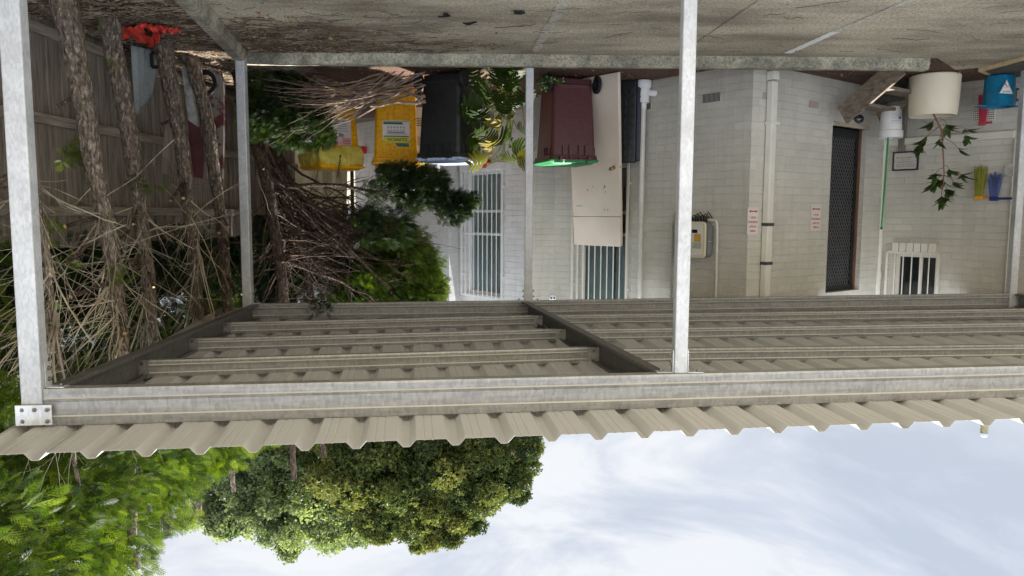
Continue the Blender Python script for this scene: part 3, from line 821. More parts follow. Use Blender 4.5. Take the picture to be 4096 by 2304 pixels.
# ornament behind the glass: small white and blue figure-shaped bottle on the sill
sg, zg = WF.hit(3633, 1020); m = MB()
m.lathe([(0.001, 0.0), (0.032, 0.0), (0.04, 0.03), (0.035, 0.07), (0.022, 0.10), (0.028, 0.12)], WF.pt(sg, HF[2]+0.055, -0.094), 12)
m.lathe([(0.028, 0.12), (0.034, 0.15), (0.03, 0.2), (0.015, 0.22), (0.02, 0.25), (0.001, 0.26)], WF.pt(sg, HF[2]+0.055, -0.094), 12, mi=1)

# ---- screen door
s0, s1, z0, z1 = HE
EX = (WE.U3, WE.N3, Vector((0, 0, 1)))
m = MB(); fw = 0.055
m.box(WE.pt((s0+s1)/2, z1-fw/2, -0.10), (s1-s0, 0.03, fw), EX); m.box(WE.pt((s0+s1)/2, z0+fw, -0.10), (s1-s0, 0.03, fw*2), EX)
m.box(WE.pt(s1-fw/2-0.03, (z0+z1)/2+fw/2, -0.10), (fw, 0.03, z1-z0-fw*3), EX); m.box(WE.pt(s0+fw/2, (z0+z1)/2+fw/2, -0.10), (fw, 0.03, z1-z0-fw*3), EX)
door = m.build('screen_door', M_BLACKP, house)
m = MB(); m.box(WE.pt((s0+s1)/2, (z0+z1)/2, -0.16), (s1-s0, 0.02, z1-z0), EX); m.build('door_leaf', mat_plain('navy_black_door', (0.016, 0.018, 0.026), 0.5), door)
m = MB(); dz = 0.088; dx = 0.056
i = 0; ns = int((s1-s0)/dx)+1; nz = int((z1-z0)/dz)+2
for a in range(-nz*2, ns+nz*2):
    for sgn in (1, -1):
        # zig lines clipped to the frame
        pts = []
        t = 0
        sA = s0 + a*dx; za = z0+0.08
        s_ = sA; z_ = za
        # straight diagonal from bottom to top
        k = dx*0.5/(dz*0.5)
        zhi = z1-fw; sB = sA + sgn*k*(zhi-za)
        lo = max(s0+0.02, min(sA, sB)); hi = min(s1-fw-0.03, max(sA, sB))
        if hi-lo < 0.02: continue
        zl = za + (lo-sA)/(sgn*k); zh = za + (hi-sA)/(sgn*k)
        m.bar(WE.pt(lo, zl, -0.10), WE.pt(hi, zh, -0.10), 0.0055, 0.007, up=WE.N3)
m.build('mesh_grille', mat_plain('grille_metal', (0.22, 0.22, 0.23), 0.35, 0.5), door)
m = MB(); m.box(WE.pt(s1-0.012, (z0+z1)/2, -0.085), (0.024, 0.05, z1-z0), EX); m.build('door_frame', mat_wood('brown_jamb', srgb(104, 74, 60), srgb(140, 104, 84), 4), door)
m = MB(); m.box(WE.pt((s0+s1)/2, z0-0.022, -0.04), (s1-s0, 0.16, 0.044), EX); m.build('door_sill', mat_wood('pale_sill', srgb(168, 152, 130), srgb(196, 182, 160), 4), door)
m = MB(); m.box(L(4.76, 9.40, 0.11), (0.46, 0.42, 0.25), EX); m.build('door_step', mat_concrete('dark_concrete', srgb(70, 68, 64), srgb(100, 97, 90), None), house, bevel=0.01)

# ---- rain pipes, conduits, vents
def vpipe(W, tx, n, r, z0, z1, name, mat, n_=14):
    s_, _ = W.hit(tx, 800, n)
    m = MB(); m.tube([W.pt(s_, z0, n), W.pt(s_, z1, n)], r, n_); return m.build(name, mat, house, smooth=True), s_
dpA = Wall(WB.P, A_)
s_, _ = WB.hit(1815, 900, 0.06)
m = MB(); m.box(WB.pt(s_, 1.6, 0.05), (0.13, 0.10, 3.1), (WB.U3, WB.N3, Vector((0, 0, 1)))); m.build('downpipe', M_WHITE, house, bevel=0.006)
s_, _ = WE.hit(3079, 700, 0.05)
m = MB(); m.box(WE.pt(s_, 1.66, 0.045), (0.10, 0.075, 3.0), EX); 
dp = m.build('downpipe', M_TRIM, house, bevel=0.01)
m = MB()
for ty in (898, 1052):
    _, z_ = WE.hit(3080, ty, 0.05); m.box(WE.pt(s_+0.005, z_, 0.046), (0.115, 0.082, 0.035), EX)
m.build('strap', mat_plain('dark_strap', (0.05, 0.05, 0.055), 0.5), dp)
m = MB(); _, z_ = WE.hit(3080, 492, 0.05); m.box(WE.pt(s_+0.01, z_, 0.05), (0.15, 0.092, 0.032), EX)
_, z_ = WE.hit(3080, 300, 0.05); m.box(WE.pt(s_, z_, 0.047), (0.108, 0.085, 0.09), EX); m.build('bracket', M_TRIM, dp, bevel=0.004)
# round pipe with a wide foot on the leaning-door wall
s_, _ = WD.hit(2567, 700, 0.10)
m = MB(); m.tube([WD.pt(s_, 0.32, 0.10), WD.pt(s_, ZT, 0.10)], 0.033, 16); dp = m.build('vent_pipe', M_PVC, house, smooth=True)
m = MB(); m.lathe([(0.034, 0.34), (0.042, 0.33), (0.042, 0.27), (0.072, 0.26), (0.075, 0.22), (0.070, 0.20), (0.075, 0.18), (0.075, 0.10), (0.092, 0.08), (0.096, 0.02), (0.09, 0.0)], WD.pt(s_, 0.0, 0.10), 20)
m.build('pipe_collar', M_WHITE, dp, smooth=True)
m = MB(); m.tube([WD.pt(s_+0.03, 0.14, 0.09), WD.pt(s_+0.09, 0.15, 0.04), WD.pt(s_+0.10, 0.15, 0.0)], 0.04, 12); m.build('pipe_elbow', M_WHITE, dp, smooth=True)
# electrical conduits beside the inverter
s_, z_ = WD.hit(2694, 850, 0.03)
m = MB(); m.tube([WD.pt(s_+0.06, z_, 0.06), WD.pt(s_+0.01, z_+0.05, 0.035), WD.pt(s_, z_+0.12, 0.03), WD.pt(s_, ZT, 0.03)], 0.012, 8)
cd = m.build('conduit', mat_plain('grey_conduit', srgb(168, 166, 156)[:3], 0.5), house, smooth=True)
m = MB()
for ty in (896, 1000, 1015, 1182):
    _, z_ = WD.hit(2690, ty, 0.03); m.box(WD.pt(s_-0.012, z_, 0.03), (0.032, 0.03, 0.024), (WD.U3, WD.N3, Vector((0, 0, 1))))
m.build('pipe_clip', M_PLATE, cd)
s_, _ = WF.hit(3523, 800, 0.06)
m = MB(); _, zb_ = WF.hit(3523, 560, 0.06)
m.tube([WF.pt(s_+0.10, zb_+0.01, 0.05), WF.pt(s_+0.02, zb_+0.01, 0.055), WF.pt(s_, zb_+0.06, 0.06), WF.pt(s_, zb_+0.2, 0.06), WF.pt(s_, 2.35, 0.06)], 0.048, 14)
m.tube([WF.pt(s_, 2.33, 0.06), WF.pt(s_, 2.37, 0.06), WF.pt(s_-0.01, 2.5, 0.07), WF.pt(s_-0.01, ZT, 0.07)], [0.048, 0.06, 0.062, 0.062], 14)
m.build('downpipe', M_TRIM, house, smooth=True)
_, za = WF.hit(3560, 590, 0.03); _, zb_ = WF.hit(3560, 560, 0.03); sa, _ = WF.hit(3545, 575, 0.03); sb, _ = WF.hit(4060, 545, 0.03)
m = MB(); m.box(WF.pt((sa+sb)/2, zb_+0.035, 0.03), (sb-sa, 0.06, 0.085), (WF.U3, WF.N3, Vector((0, 0, 1)))); m.build('pipe_cover', M_TRIM, house, bevel=0.006)
sa, z_ = WF.hit(3965, 490, 0.02); sb, _ = WF.hit(4070, 490, 0.02)
s_, zz0 = WF.hit(3617, 400, 0.05); _, zz1 = WF.hit(3617, 606, 0.05)
m = MB(); m.box(WF.pt(s_, (zz0+zz1)/2-0.1, 0.05), (0.075, 0.06, zz1-zz0+0.2), (WF.U3, WF.N3, Vector((0, 0, 1)))); m.build('pipe_cover', mat_plain('grey_brown_paint', srgb(128, 118, 110)[:3], 0.6), house, bevel=0.004)
s_, _ = WF.hit(4046, 900, 0.02); m = MB(); m.box(WF.pt(s_, 1.7, 0.02), (0.045, 0.04, 2.0), (WF.U3, WF.N3, Vector((0, 0, 1)))); m.build('conduit', M_TRIM, house, bevel=0.004)
def vent(W, x0, x1, y0, y1, name, holes=False):
    s0, z0 = W.hit(x0, (y0+y1)/2); s1, _ = W.hit(x1, (y0+y1)/2); _, za = W.hit((x0+x1)/2, y0); _, zb = W.hit((x0+x1)/2, y1)
    X = (W.U3, W.N3, Vector((0, 0, 1)))
    m = MB(); m.box(W.pt((s0+s1)/2, (za+zb)/2, 0.003), (s1-s0, 0.012, zb-za), X); v = m.build(name, M_BRICK if not holes else M_TRIM, house)
    m = MB()
    if not holes:
        k = 14
        for i in range(k): m.box(W.pt(s0+(s1-s0)*(i+0.5)/k, (za+zb)/2, 0.0105), ((s1-s0)/k*0.5, 0.004, (zb-za)*0.96), X)
    else:
        for i in range(12):
            for j in range(7): m.lathe([(0.001, 0), (0.0075, 0)], W.pt(s0+(s1-s0)*(i+0.7)/12.4, za+(zb-za)*(j+0.6)/7.2, 0.0105), 8, (W.U3, Vector((0, 0, 1)), W.N3), close=False)
    m.build('vent_holes', M_DARK, v)
vent(WD, 2557, 2606, 415, 440, 'air_vent'); vent(WD, 2813, 2884, 373, 410, 'air_vent'); vent(WF, 3892, 3982, 422, 482, 'vent_grille', True)
# two odd bricks where paint is missing
for (x0, x1, y0, y1, c) in ((3051, 3070, 370, 396, srgb(170, 160, 148)), (3236, 3275, 404, 432, srgb(168, 154, 142))):
    s0, _ = WE.hit(x0, y0); s1, _ = WE.hit(x1, y0); _, za = WE.hit((x0+x1)/2, y0); _, zb = WE.hit((x0+x1)/2, y1)
    m = MB(); m.box(WE.pt((s0+s1)/2, (za+zb)/2, 0.003), (s1-s0, 0.006, zb-za), EX); m.build('bare_brick', mat_plain('bare_brick_face', c[:3], 0.8, 0, 0.15), house, bevel=0.002)
#@@OBJECTS
# ================================================================== TEXT
def text_obj(name, body, mat, o, ux, uy, n, width=None, height=None, parent=None, local=False, bold=0.0, lift=0.001):
    """flat lettering as a mesh: o = centre of the line, ux reading direction, uy up"""
    cu = bpy.data.curves.new('t', 'FONT'); cu.body = body; cu.size = 1.0; cu.align_x = 'CENTER'; cu.align_y = 'CENTER'; cu.offset = bold; cu.extrude = 0.0
    to = bpy.data.objects.new('t', cu); COL.objects.link(to)
    dg = bpy.context.evaluated_depsgraph_get(); me = bpy.data.meshes.new_from_object(to.evaluated_get(dg))
    bpy.data.objects.remove(to); bpy.data.curves.remove(cu)
    co = np.empty(len(me.vertices)*3, dtype=np.float32); me.vertices.foreach_get('co', co); co = co.reshape(-1, 3)
    mn = co.min(0); mx = co.max(0); w = mx[0]-mn[0]; h = mx[1]-mn[1]; c = (mn+mx)/2
    sx = width/w if width else height/h; sy = height/h if height else width/w
    ux = Vector(ux); uy = Vector(uy); n = Vector(n); o = Vector(o)
    new = np.array([o + ux*float((p[0]-c[0])*sx) + uy*float((p[1]-c[1])*sy) + n*lift for p in co], dtype=np.float32)
    me.vertices.foreach_set('co', new.ravel()); me.materials.clear(); me.materials.append(mat); me.update()
    ob = bpy.data.objects.new(name, me); COL.objects.link(ob); ob.name = name
    if parent is not None:
        ob.parent = parent
        if not local and parent.parent is None: ob.matrix_parent_inverse = parent.matrix_basis.inverted()
    return ob
X3, Y3, Z3 = Vector((1, 0, 0)), Vector((0, 1, 0)), Vector((0, 0, 1))

# ================================================================== WHEELIE BINS
# local frame: +y = the bin's back (wheels, hinge); the bins here turn their backs to the camera
def wheelie(loc, rz, H, W, D, mbody, mlid, label, lidlabel=None, tilt=0.0, ribs=(0.1, 0.24), two_tone=None, open_lid=0.0):
    t = thing('wheelie_bin', loc, label, 'wheelie bin', rz, 'wheelie bins behind the kerb')
    hb = H*0.90
    def sec(w, d, y0, z, r=0.05, n=5):
        pts = []
        for cx, cy, a0 in ((w/2-r, d/2-r, 0), (-w/2+r, d/2-r, 90), (-w/2+r, -d/2+r, 180), (w/2-r, -d/2+r, 270)):
            for i in range(n+1):
                a = math.radians(a0 + 90*i/n); pts.append(Vector((cx + r*math.cos(a), y0 + cy + r*math.sin(a), z)))
        return pts
    rows = [sec(W*0.82, D*0.64, 0.02, 0.045, 0.03), sec(W*0.85, D*0.68, 0.015, 0.10), sec(W*0.86, D*0.70, 0.015, 0.20), sec(W*0.92, D*0.84, 0.01, hb*0.72), sec(W*0.94, D*0.88, 0.005, hb-0.10), sec(W*0.95, D*0.90, 0, hb-0.05), sec(W*1.0, D*0.97, 0, hb-0.045), sec(W*1.02, D*0.99, 0, hb)]
    m = MB(); k = len(rows[0]); vs = [p for r in rows for p in r]
    fs = [(i*k+j, i*k+(j+1) % k, (i+1)*k+(j+1) % k, (i+1)*k+j) for i in range(len(rows)-1) for j in range(k)]
    fs += [tuple(range(k))[::-1], tuple((len(rows)-1)*k+j for j in range(k))]
    m.add(vs, fs)
    # stiffening ribs under the rim, back recess step
    for s_ in (-1, 1):
        for rb in ribs: m.box((s_*W*rb, D*0.455, hb-0.10), (0.012, 0.035, 0.12))
    for i in range(3):
        for s_ in (-1, 1): m.box((s_*W*0.475, D*(0.1+0.12*i), hb-0.09), (0.03, 0.012, 0.10))
    m.box((0, D*0.365, 0.135), (W*0.66, 0.02, 0.03))
    body = m.build('body', mbody, t, local=True, smooth=True)
    m = MB(); m.tube([(-W*0.30, D*0.52, hb+0.005), (W*0.30, D*0.52, hb+0.005)], 0.013, 10)
    for s_ in (-1, 1):
        m.box((s_*W*0.30, D*0.495, hb-0.005), (0.03, 0.07, 0.045)); m.box((s_*W*0.10, D*0.495, hb-0.005), (0.02, 0.07, 0.04))
    m.build('handle', mbody, t, local=True, bevel=0.003)
    m = MB(); m.tube([(-W*0.50, D*0.36, 0.115), (W*0.50, D*0.36, 0.115)], 0.011, 8); m.build('axle', M_RUBBER, t, local=True)
    for s_ in (-1, 1):
        m = MB(); ax = (Vector((0, 1, 0)), Vector((0, 0, 1)), Vector((s_, 0, 0)))
        m.lathe([(0.02, -0.022), (0.088, -0.026), (0.102, -0.018), (0.103, 0.014), (0.086, 0.024), (0.07, 0.012), (0.03, 0.012), (0.02, 0.024), (0.001, 0.024)], (s_*W*0.515, D*0.36, 0.103), 24, ax)
        w = m.build('wheel', M_RUBBER, t, local=True, smooth=True)
    # lid: shallow domed shell with a raised rear block
    m = MB(); lr = [sec(W*1.05, D*1.03, -0.01, hb+0.004, 0.035), sec(W*1.06, D*1.04, -0.01, hb+0.016, 0.035), sec(W*1.04, D*1.02, -0.012, hb+0.030, 0.035), sec(W*0.92, D*0.90, -0.02, hb+0.040, 0.035), sec(W*0.88, D*0.86, -0.02, hb+0.052, 0.035), sec(W*0.5, D*0.5, -0.02, hb+0.058, 0.035)]
    vs = [p for r in lr for p in r]
    fs = [(i*k+j, i*k+(j+1) % k, (i+1)*k+(j+1) % k, (i+1)*k+j) for i in range(len(lr)-1) for j in range(k)] + [tuple(range(k))[::-1], tuple((len(lr)-1)*k+j for j in range(k))]
    m.add(vs, fs)
    m.box((0, D*0.50, hb+0.028), (W*0.40, 0.05, 0.03)); m.box((W*0.34, D*0.48, hb+0.03), (W*0.16, 0.05, 0.028)); m.box((-W*0.34, D*0.48, hb+0.03), (W*0.16, 0.05, 0.028))
    ld = m.build('lid', mlid, t, local=True, smooth=True)
    if lidlabel: ld['label'] = lidlabel
    if tilt: t.rotation_euler.rotate_axis('X', tilt)
    return t, hb
# Empty matrices were set through matrix_basis, so a heading of pi turns the back towards the camera
black_bin, _ = wheelie(L(-0.72, 8.86), math.pi - math.radians(-22), 1.08, 0.56, 0.68, M_BLACKP, M_BLUELID, 'tall black wheelie bin with a pale blue lid beside the split-leaf plant')
maroon_bin, hbm = wheelie(L(0.63, 9.10), math.pi - math.radians(16), 1.08, 0.58, 0.66, M_MAROON, M_GREENP, 'dark maroon wheelie bin with a bright green lid standing before the beige door')
m = MB(); m.lathe([(0.045, 0), (0.05, 0.001)], (-0.275*1.0-0.0, -0.05, 0.80), 20, (Y3, Z3, -X3)); m.lathe([(0.001, 0.0), (0.045, 0.0)], (-0.272, -0.05, 0.80), 20, (Y3, Z3, -X3))

def face_frame(t, rz, W, D, hb, side='back'):
    pass
# yellow clinical bins
yb2, hb2 = wheelie(L(-1.47, 9.62), math.radians(-6), 1.08, 0.56, 0.62, M_YELLOW, M_YELLOW, 'yellow clinical waste bin with a white and green label facing the carport')
R2 = Matrix.Rotation(math.radians(-6), 4, 'Z')
def on_front(t, rz, W, D, hb, x, z, lift=0.003):
    """point and axes on the front (-y) face of a bin in its local frame"""
    f0 = 0.70 + (0.88-0.70)*(z-0.20)/(hb-0.30); y = -D*f0/2 + 0.012 - lift
    return Vector((x, y, z))
def flat_poly(name, pts, mat, parent, fr):
    m = MB(); m.add([fr(p[0], p[1]) for p in pts], [list(range(len(pts)))]); return m.build(name, mat, parent, local=True)
W2_, D2_ = 0.56, 0.62
sl_ = (0.88-0.70)/2*D2_/(hb2-0.30)
upv = Vector((0, -sl_, 1)).normalized()
def F2(x, z, l=0.004): return on_front(yb2, 0, W2_, D2_, hb2, x, z, l)
zt, zb_ = 0.80, 0.47; xl, xr = -0.175, 0.155
lab = flat_poly('label', [(xl, zb_), (xr, zb_), (xr, zt), (xl, zt)], M_PAPER, yb2, lambda x, z: F2(x, z, 0.004))
M_TEAL = mat_plain('teal_print', srgb(20, 98, 104)[:3], 0.4); M_GRN = mat_plain('green_print', srgb(112, 160, 84)[:3], 0.4); M_LIME = mat_plain('lime_print', srgb(206, 204, 64)[:3], 0.4)
def lp(name, pts, mat, l=0.0055):
    # coordinates as fractions of the label, (0,0) = lower left as one reads it
    P_ = [(xl + (xr-xl)*a, zb_ + (zt-zb_)*b) for a, b in pts]
    m = MB(); m.add([F2(x, z, l) for x, z in P_], [list(range(len(P_)))]); o = m.build(name, mat, lab, local=True); return o
lp('label_band', [(0.0, 0.17), (1, 0.17), (1, 0.37), (0.0, 0.37)][0:0] or [(0.03, 0.17), (0.97, 0.17), (0.97, 0.385), (0.03, 0.385)], M_LIME) if False else None
lp('label_band', [(0.03, 0.60), (0.97, 0.60), (0.97, 0.82), (0.03, 0.82)], M_LIME)
lp('label_band', [(0.03, 0.56), (0.97, 0.56), (0.97, 0.60), (0.03, 0.60)], M_TEAL)
lp('label_band', [(0.03, 0.83), (0.55, 0.83), (0.44, 0.97), (0.03, 0.97)], M_TEAL)
lp('label_band', [(0.03, 0.84), (0.22, 0.84), (0.03, 0.90)], M_GRN, 0.0065)
lp('label_band', [(0.22, 0.03+0.11), (0.97, 0.03+0.11), (0.97, 0.03+0.03), (0.30, 0.03+0.03)], M_TEAL)
lp('label_band', [(0.03, 0.02), (0.97, 0.02), (0.97, 0.05), (0.03, 0.05)], M_GRN, 0.0065)
def lc(a, b): return F2(xl+(xr-xl)*a, zb_+(zt-zb_)*b, 0.0065)
nf = upv.cross(X3).normalized(); nf = -nf if nf.y > 0 else nf
text_obj('lettering', 'CLINICAL', M_BLACKT, lc(0.48, 0.705), X3, upv, Vector((0, -1, 0)), 0.245, 0.036, lab, True, 0.012)
text_obj('lettering', 'Cleanaway', M_TEAL, lc(0.77, 0.90), X3, upv, Vector((0, -1, 0)), 0.075, 0.016, lab, True)
for i in range(6):
    for j in range(2):
        m = MB(); c = lc(0.22 + 0.115*i, 0.25 + 0.125*j)
        m.lathe([(0.011, 0), (0.014, 0)], c, 14, (X3, upv, Vector((0, -1, 0))))
        m.box(c, (0.018, 0.0006, 0.003), (Vector((0.7, 0, 0.7)).normalized(), Y3, Vector((-0.7, 0, 0.7)).normalized())); m.box(c, (0.006, 0.0007, 0.012), (X3, Y3, Z3))
        m.build('symbol', M_GREYT, lab, local=True)
for b, w_ in ((0.47, 0.24), (0.505, 0.26), (0.44, 0.2)):
    m = MB(); m.box(lc(0.5, b), (w_, 0.0006, 0.004 if b != 0.44 else 0.010)); m.build('fine_print', M_GREYT, lab, local=True)
# a bag rim shows along the lid of both yellow bins
def bag_ring(t, W, D, z0, z1, seed, sag=0.05, name='liner_bag'):
    rnd = random.Random(seed); m = MB(); n = 72; rows = 9; vs = []
    ph = [rnd.uniform(0, 6.28) for _ in range(6)]
    for j in range(rows):
        f = j/(rows-1)
        for i in range(n):
            a = 2*math.pi*i/n; ca, sa = math.cos(a), math.sin(a)
            sq = 1/max(abs(ca), abs(sa))**0.75
            cr = 0.010*math.sin(9*a+ph[0]+3*f)+0.008*math.sin(17*a+ph[1]-4*f)+0.006*math.sin(31*a+ph[2])+rnd.uniform(-0.004, 0.004)
            bulge = 0.035*math.sin(math.pi*f)
            x = (W/2+bulge+cr)*ca*sq*0.98; y = (D/2+bulge+cr)*sa*sq*0.98
            z = z0+(z1-z0)*f + (sag*math.sin(2*a+ph[3])*0.4 + 0.012*math.sin(7*a+ph[4]))*(1-f)
            vs.append((x, y, z))
    m.add(vs, [(j*n+i, j*n+(i+1) % n, (j+1)*n+(i+1) % n, (j+1)*n+i) for j in range(rows-1) for i in range(n)])
    o = m.build(name, M_YBAG, t, local=True, smooth=True); return o
# second yellow bin: seen on its corner, wrapped by a bag and chained
rz1 = math.radians(-38)
yb1, hb1 = wheelie(L(-2.33, 9.75), rz1, 1.12, 0.58, 0.66, M_YELLOW, M_YELLOW, 'yellow bin wrapped in a crumpled yellow bag with a chain over its lid')
bag_ring(yb1, 0.60, 0.68, 0.77, hb1+0.01, 3)
bag_ring(yb2, 0.53, 0.58, hb2-0.03, hb2+0.02, 5, 0.02)
bg = MB(); rr = random.Random(4); vs = []; n = 18
for j in range(9):
    for i in range(n):
        a = 2*math.pi*i/n; f = j/8; r = 0.11*math.sin(math.pi*min(1, f*0.92+0.06))**0.6*(1+0.12*math.sin(5*a+3*f))
        vs.append((-0.36 + r*math.cos(a), 0.02+r*math.sin(a), hb2-0.14+0.17*f))
bg.add(vs, [(j*n+i, j*n+(i+1) % n, (j+1)*n+(i+1) % n, (j+1)*n+i) for j in range(8) for i in range(n)])
bg.build('loose_bag', M_YBAG, yb2, local=True, smooth=True)
# warning label on the wrapped bin (its front -y face, local)
fr = lambda x, z: Vector((x, -0.66*(0.70+0.18*(z-0.2)/(hb1-0.30))/2 + 0.006, z))
m = MB(); m.add([fr(-0.16, 0.42), fr(0.20, 0.42), fr(0.20, 0.76), fr(-0.16, 0.76)], [(0, 1, 2, 3)]); lb1 = m.build('label', M_PAPER, yb1, local=True)
M_PINKP = mat_plain('pink_print', srgb(232, 168, 164)[:3], 0.5)
def f1(x, z, l=0.0015): p = fr(x, z); return Vector((p.x, p.y-l, p.z))
m = MB(); m.add([f1(-0.155, 0.66), f1(0.195, 0.66), f1(0.195, 0.755), f1(-0.155, 0.755)], [(0, 1, 2, 3)]); m.build('label_band', M_PINKP, lb1, local=True)
m = MB(); m.add([f1(0.04, 0.74, 0.003), f1(0.16, 0.74, 0.003), f1(0.10, 0.63, 0.003)], [(0, 1, 2)]); m.build('warning_triangle', M_BLACKT, lb1, local=True)
m = MB(); m.add([f1(0.085, 0.725, 0.0045), f1(0.115, 0.725, 0.0045), f1(0.10, 0.67, 0.0045)], [(0, 1, 2)]); m.build('symbol', M_PAPER, lb1, local=True)
m = MB(); m.add([f1(-0.03, 0.69, 0.003), f1(0.01, 0.65, 0.003), f1(0.05, 0.69, 0.003), f1(0.01, 0.73, 0.003)][::1], [(0, 1, 2, 3)]); m.build('warning_diamond', M_PAPER, lb1, local=True)
for i in range(5):
    m = MB(); m.box(f1(0.02, 0.46+0.03*i, 0.002), (0.28-0.03*(i % 2), 0.0006, 0.004)); m.build('fine_print', M_GREYT, lb1, local=True)
for i in range(3):
    m = MB(); m.box(f1(-0.09, 0.69+0.02*i, 0.004), (0.10, 0.0006, 0.005)); m.build('fine_print', M_BLACKT, lb1, local=True)
# chain hanging over the wrapped bin
ch = thing('chain', L(-2.14, 9.35, 0.9), 'short dark chain hanging over the bagged yellow bin', 'chain')
links = []
p = U(1352, 704, 9.26); q = U(1361, 632, 9.24)
for i in range(8):
    m = MB(); c = p.lerp(q, i/7.5) + Vector((0, -0.004*(i % 2), 0)); d = (q-p).normalized(); sd = X3 if i % 2 == 0 else Y3
    pts = [c + d*(0.022*math.cos(a)) + sd*(0.012*math.sin(a)) for a in [2*math.pi*k/10 for k in range(11)]]
    m.tube(pts, 0.0035, 5, cap=False)
    if i == 7: m.box(c + d*0.035, (0.022, 0.015, 0.03))
    o = m.build('link', mat_plain('rusty_chain', (0.08, 0.06, 0.045), 0.6, 0.5) if i == 0 else links[0].data.materials[0], ch); links.append(o)
# maroon bin sticker (side)
mb_ = MB(); c = Vector((0.252, -0.05, 0.76)); mb_.lathe([(0.001, 0.0), (0.05, 0.0)], c, 20, (Y3, Z3, X3)); st_ = mb_.build('sticker', M_PAPER, maroon_bin, local=True)
mb_ = MB(); mb_.lathe([(0.03, 0.001), (0.042, 0.001)], c, 20, (Y3, Z3, X3)); mb_.build('symbol', M_REDT, st_, local=True)

# ================================================================== LEANING THINGS
# beige door lying back against the wall
bdr = L(1.20, 8.70, 0.0); bdl = L(0.68, 9.31, 0.0); btr = L(1.392, 9.56, 2.01)
ux = (bdl-bdr).normalized(); uy = (btr-bdr); Hd = uy.length; uy.normalize(); un = ux.cross(uy).normalized(); un = un if un.y < 0 else -un
t = thing('leaning_door', bdr, 'beige unhung door leaning against the wall with its handle on, taller than the bins', 'door')
m = MB(); Wd = 0.82
m.box(bdr + ux*(Wd/2) + uy*(Hd*0.405) , (Wd, Hd*0.81, 0.035), (ux, uy, un)); d1 = m.build('door_leaf', M_BEIGE, t, bevel=0.003)
m = MB(); m.box(bdr + ux*(Wd/2) + uy*(Hd*0.906) + un*0.003, (Wd+0.004, Hd*0.188, 0.042), (ux, uy, un)); m.build('top_panel', M_BEIGE, t, bevel=0.003)
m = MB(); m.box(bdr + ux*(Wd/2+0.025) + uy*(Hd/2) - un*0.042, (Wd, Hd-0.02, 0.035), (ux, uy, un)); m.build('back_leaf', M_BEIGE, t, bevel=0.003)
hp_ = bdr + ux*0.085 + uy*(Hd*0.515) + un*0.02
m = MB(); m.lathe([(0.001, 0.004), (0.022, 0.004), (0.026, 0.0)], hp_, 16, (ux, uy, un)); m.lathe([(0.009, 0.0), (0.009, 0.03), (0.022, 0.038), (0.026, 0.055), (0.02, 0.068), (0.001, 0.07)], hp_, 16, (ux, uy, un))
kn = m.build('handle', M_BRASS, t, smooth=True)
m = MB(); m.lathe([(0.001, 0.004), (0.012, 0.004), (0.014, 0.0)], hp_ - ux*0.085 - un*0.018, 12, (uy, un, -ux)); m.build('latch', M_BRASS, t, smooth=True)
for k in range(7):
    a = random.uniform(0.2, 0.72); b = random.uniform(0.62, 0.78); m = MB(); c = bdr + ux*(Wd*a) + uy*(Hd*b) + un*0.0185
    r = random.uniform(0.006, 0.014); m.lathe([(0.001, 0), (r, 0)], c, 7, (ux, uy*1.6, un)); m.build('paint_chip', M_GREYT if k % 2 else mat_plain('chip_grey', srgb(178, 186, 180)[:3], 0.7), t)
m = MB(); m.box(bdr + ux*0.70 + uy*(Hd*0.742) + un*0.0185, (0.11, 0.022, 0.001), (ux, uy, un)); m.build('paint_chip', mat_plain('chip_pale', srgb(186, 196, 190)[:3], 0.7), t)
# black moulded panel beside it
b0 = L(1.28, 8.66, 0.0); ux2 = Vector((A_.x*-1, A_.y, 0)).normalized(); ux2 = Vector((-0.643, -0.766, 0)); 
t = thing('moulded_sheet', L(1.5, 8.9), 'black moulded plastic panel with raised squares leaning between the beige door and the wall pipe', 'panel')
p0 = G(2478, 303, 0.0); ang = Vector((-0.50, -0.866, 0)).normalized()
o_ = L(1.29, 9.30, 0.0); uxp = Vector((-0.92, -0.38, 0)).normalized(); uyp = (Vector((0, 0, 1)) + Vector((-0.01, 0.05, 0))).normalized(); unp = uxp.cross(uyp).normalized(); unp = unp if unp.y < 0 else -unp
Wp, Hp = 0.22, 0.98
m = MB(); m.box(o_ + uxp*(Wp/2) + uyp*(Hp/2), (Wp, Hp, 0.05), (uxp, uyp, unp))
pnl = m.build('panel_body', M_BLACKP, t, bevel=0.012)
m = MB(); m.box(o_ + uxp*(Wp+0.028) + uyp*(Hp/2-0.01) - unp*0.03, (0.055, Hp*0.98, 0.10), (uxp, uyp, unp)); m.build('panel_edge', mat_plain('blue_black_plastic', (0.018, 0.026, 0.045), 0.4), t, bevel=0.012)
for i in range(7):
    for j in range(2):
        m = MB(); c = o_ + uxp*(0.062+0.098*j) + uyp*(0.12+0.122*i) + unp*0.026
        m.box(c, (0.085, 0.095, 0.008), (uxp, uyp, unp)); m.box(c + unp*0.006, (0.05, 0.06, 0.010), (uxp, uyp, unp)); m.build('raised_square', M_BLACKP, pnl, bevel=0.004)

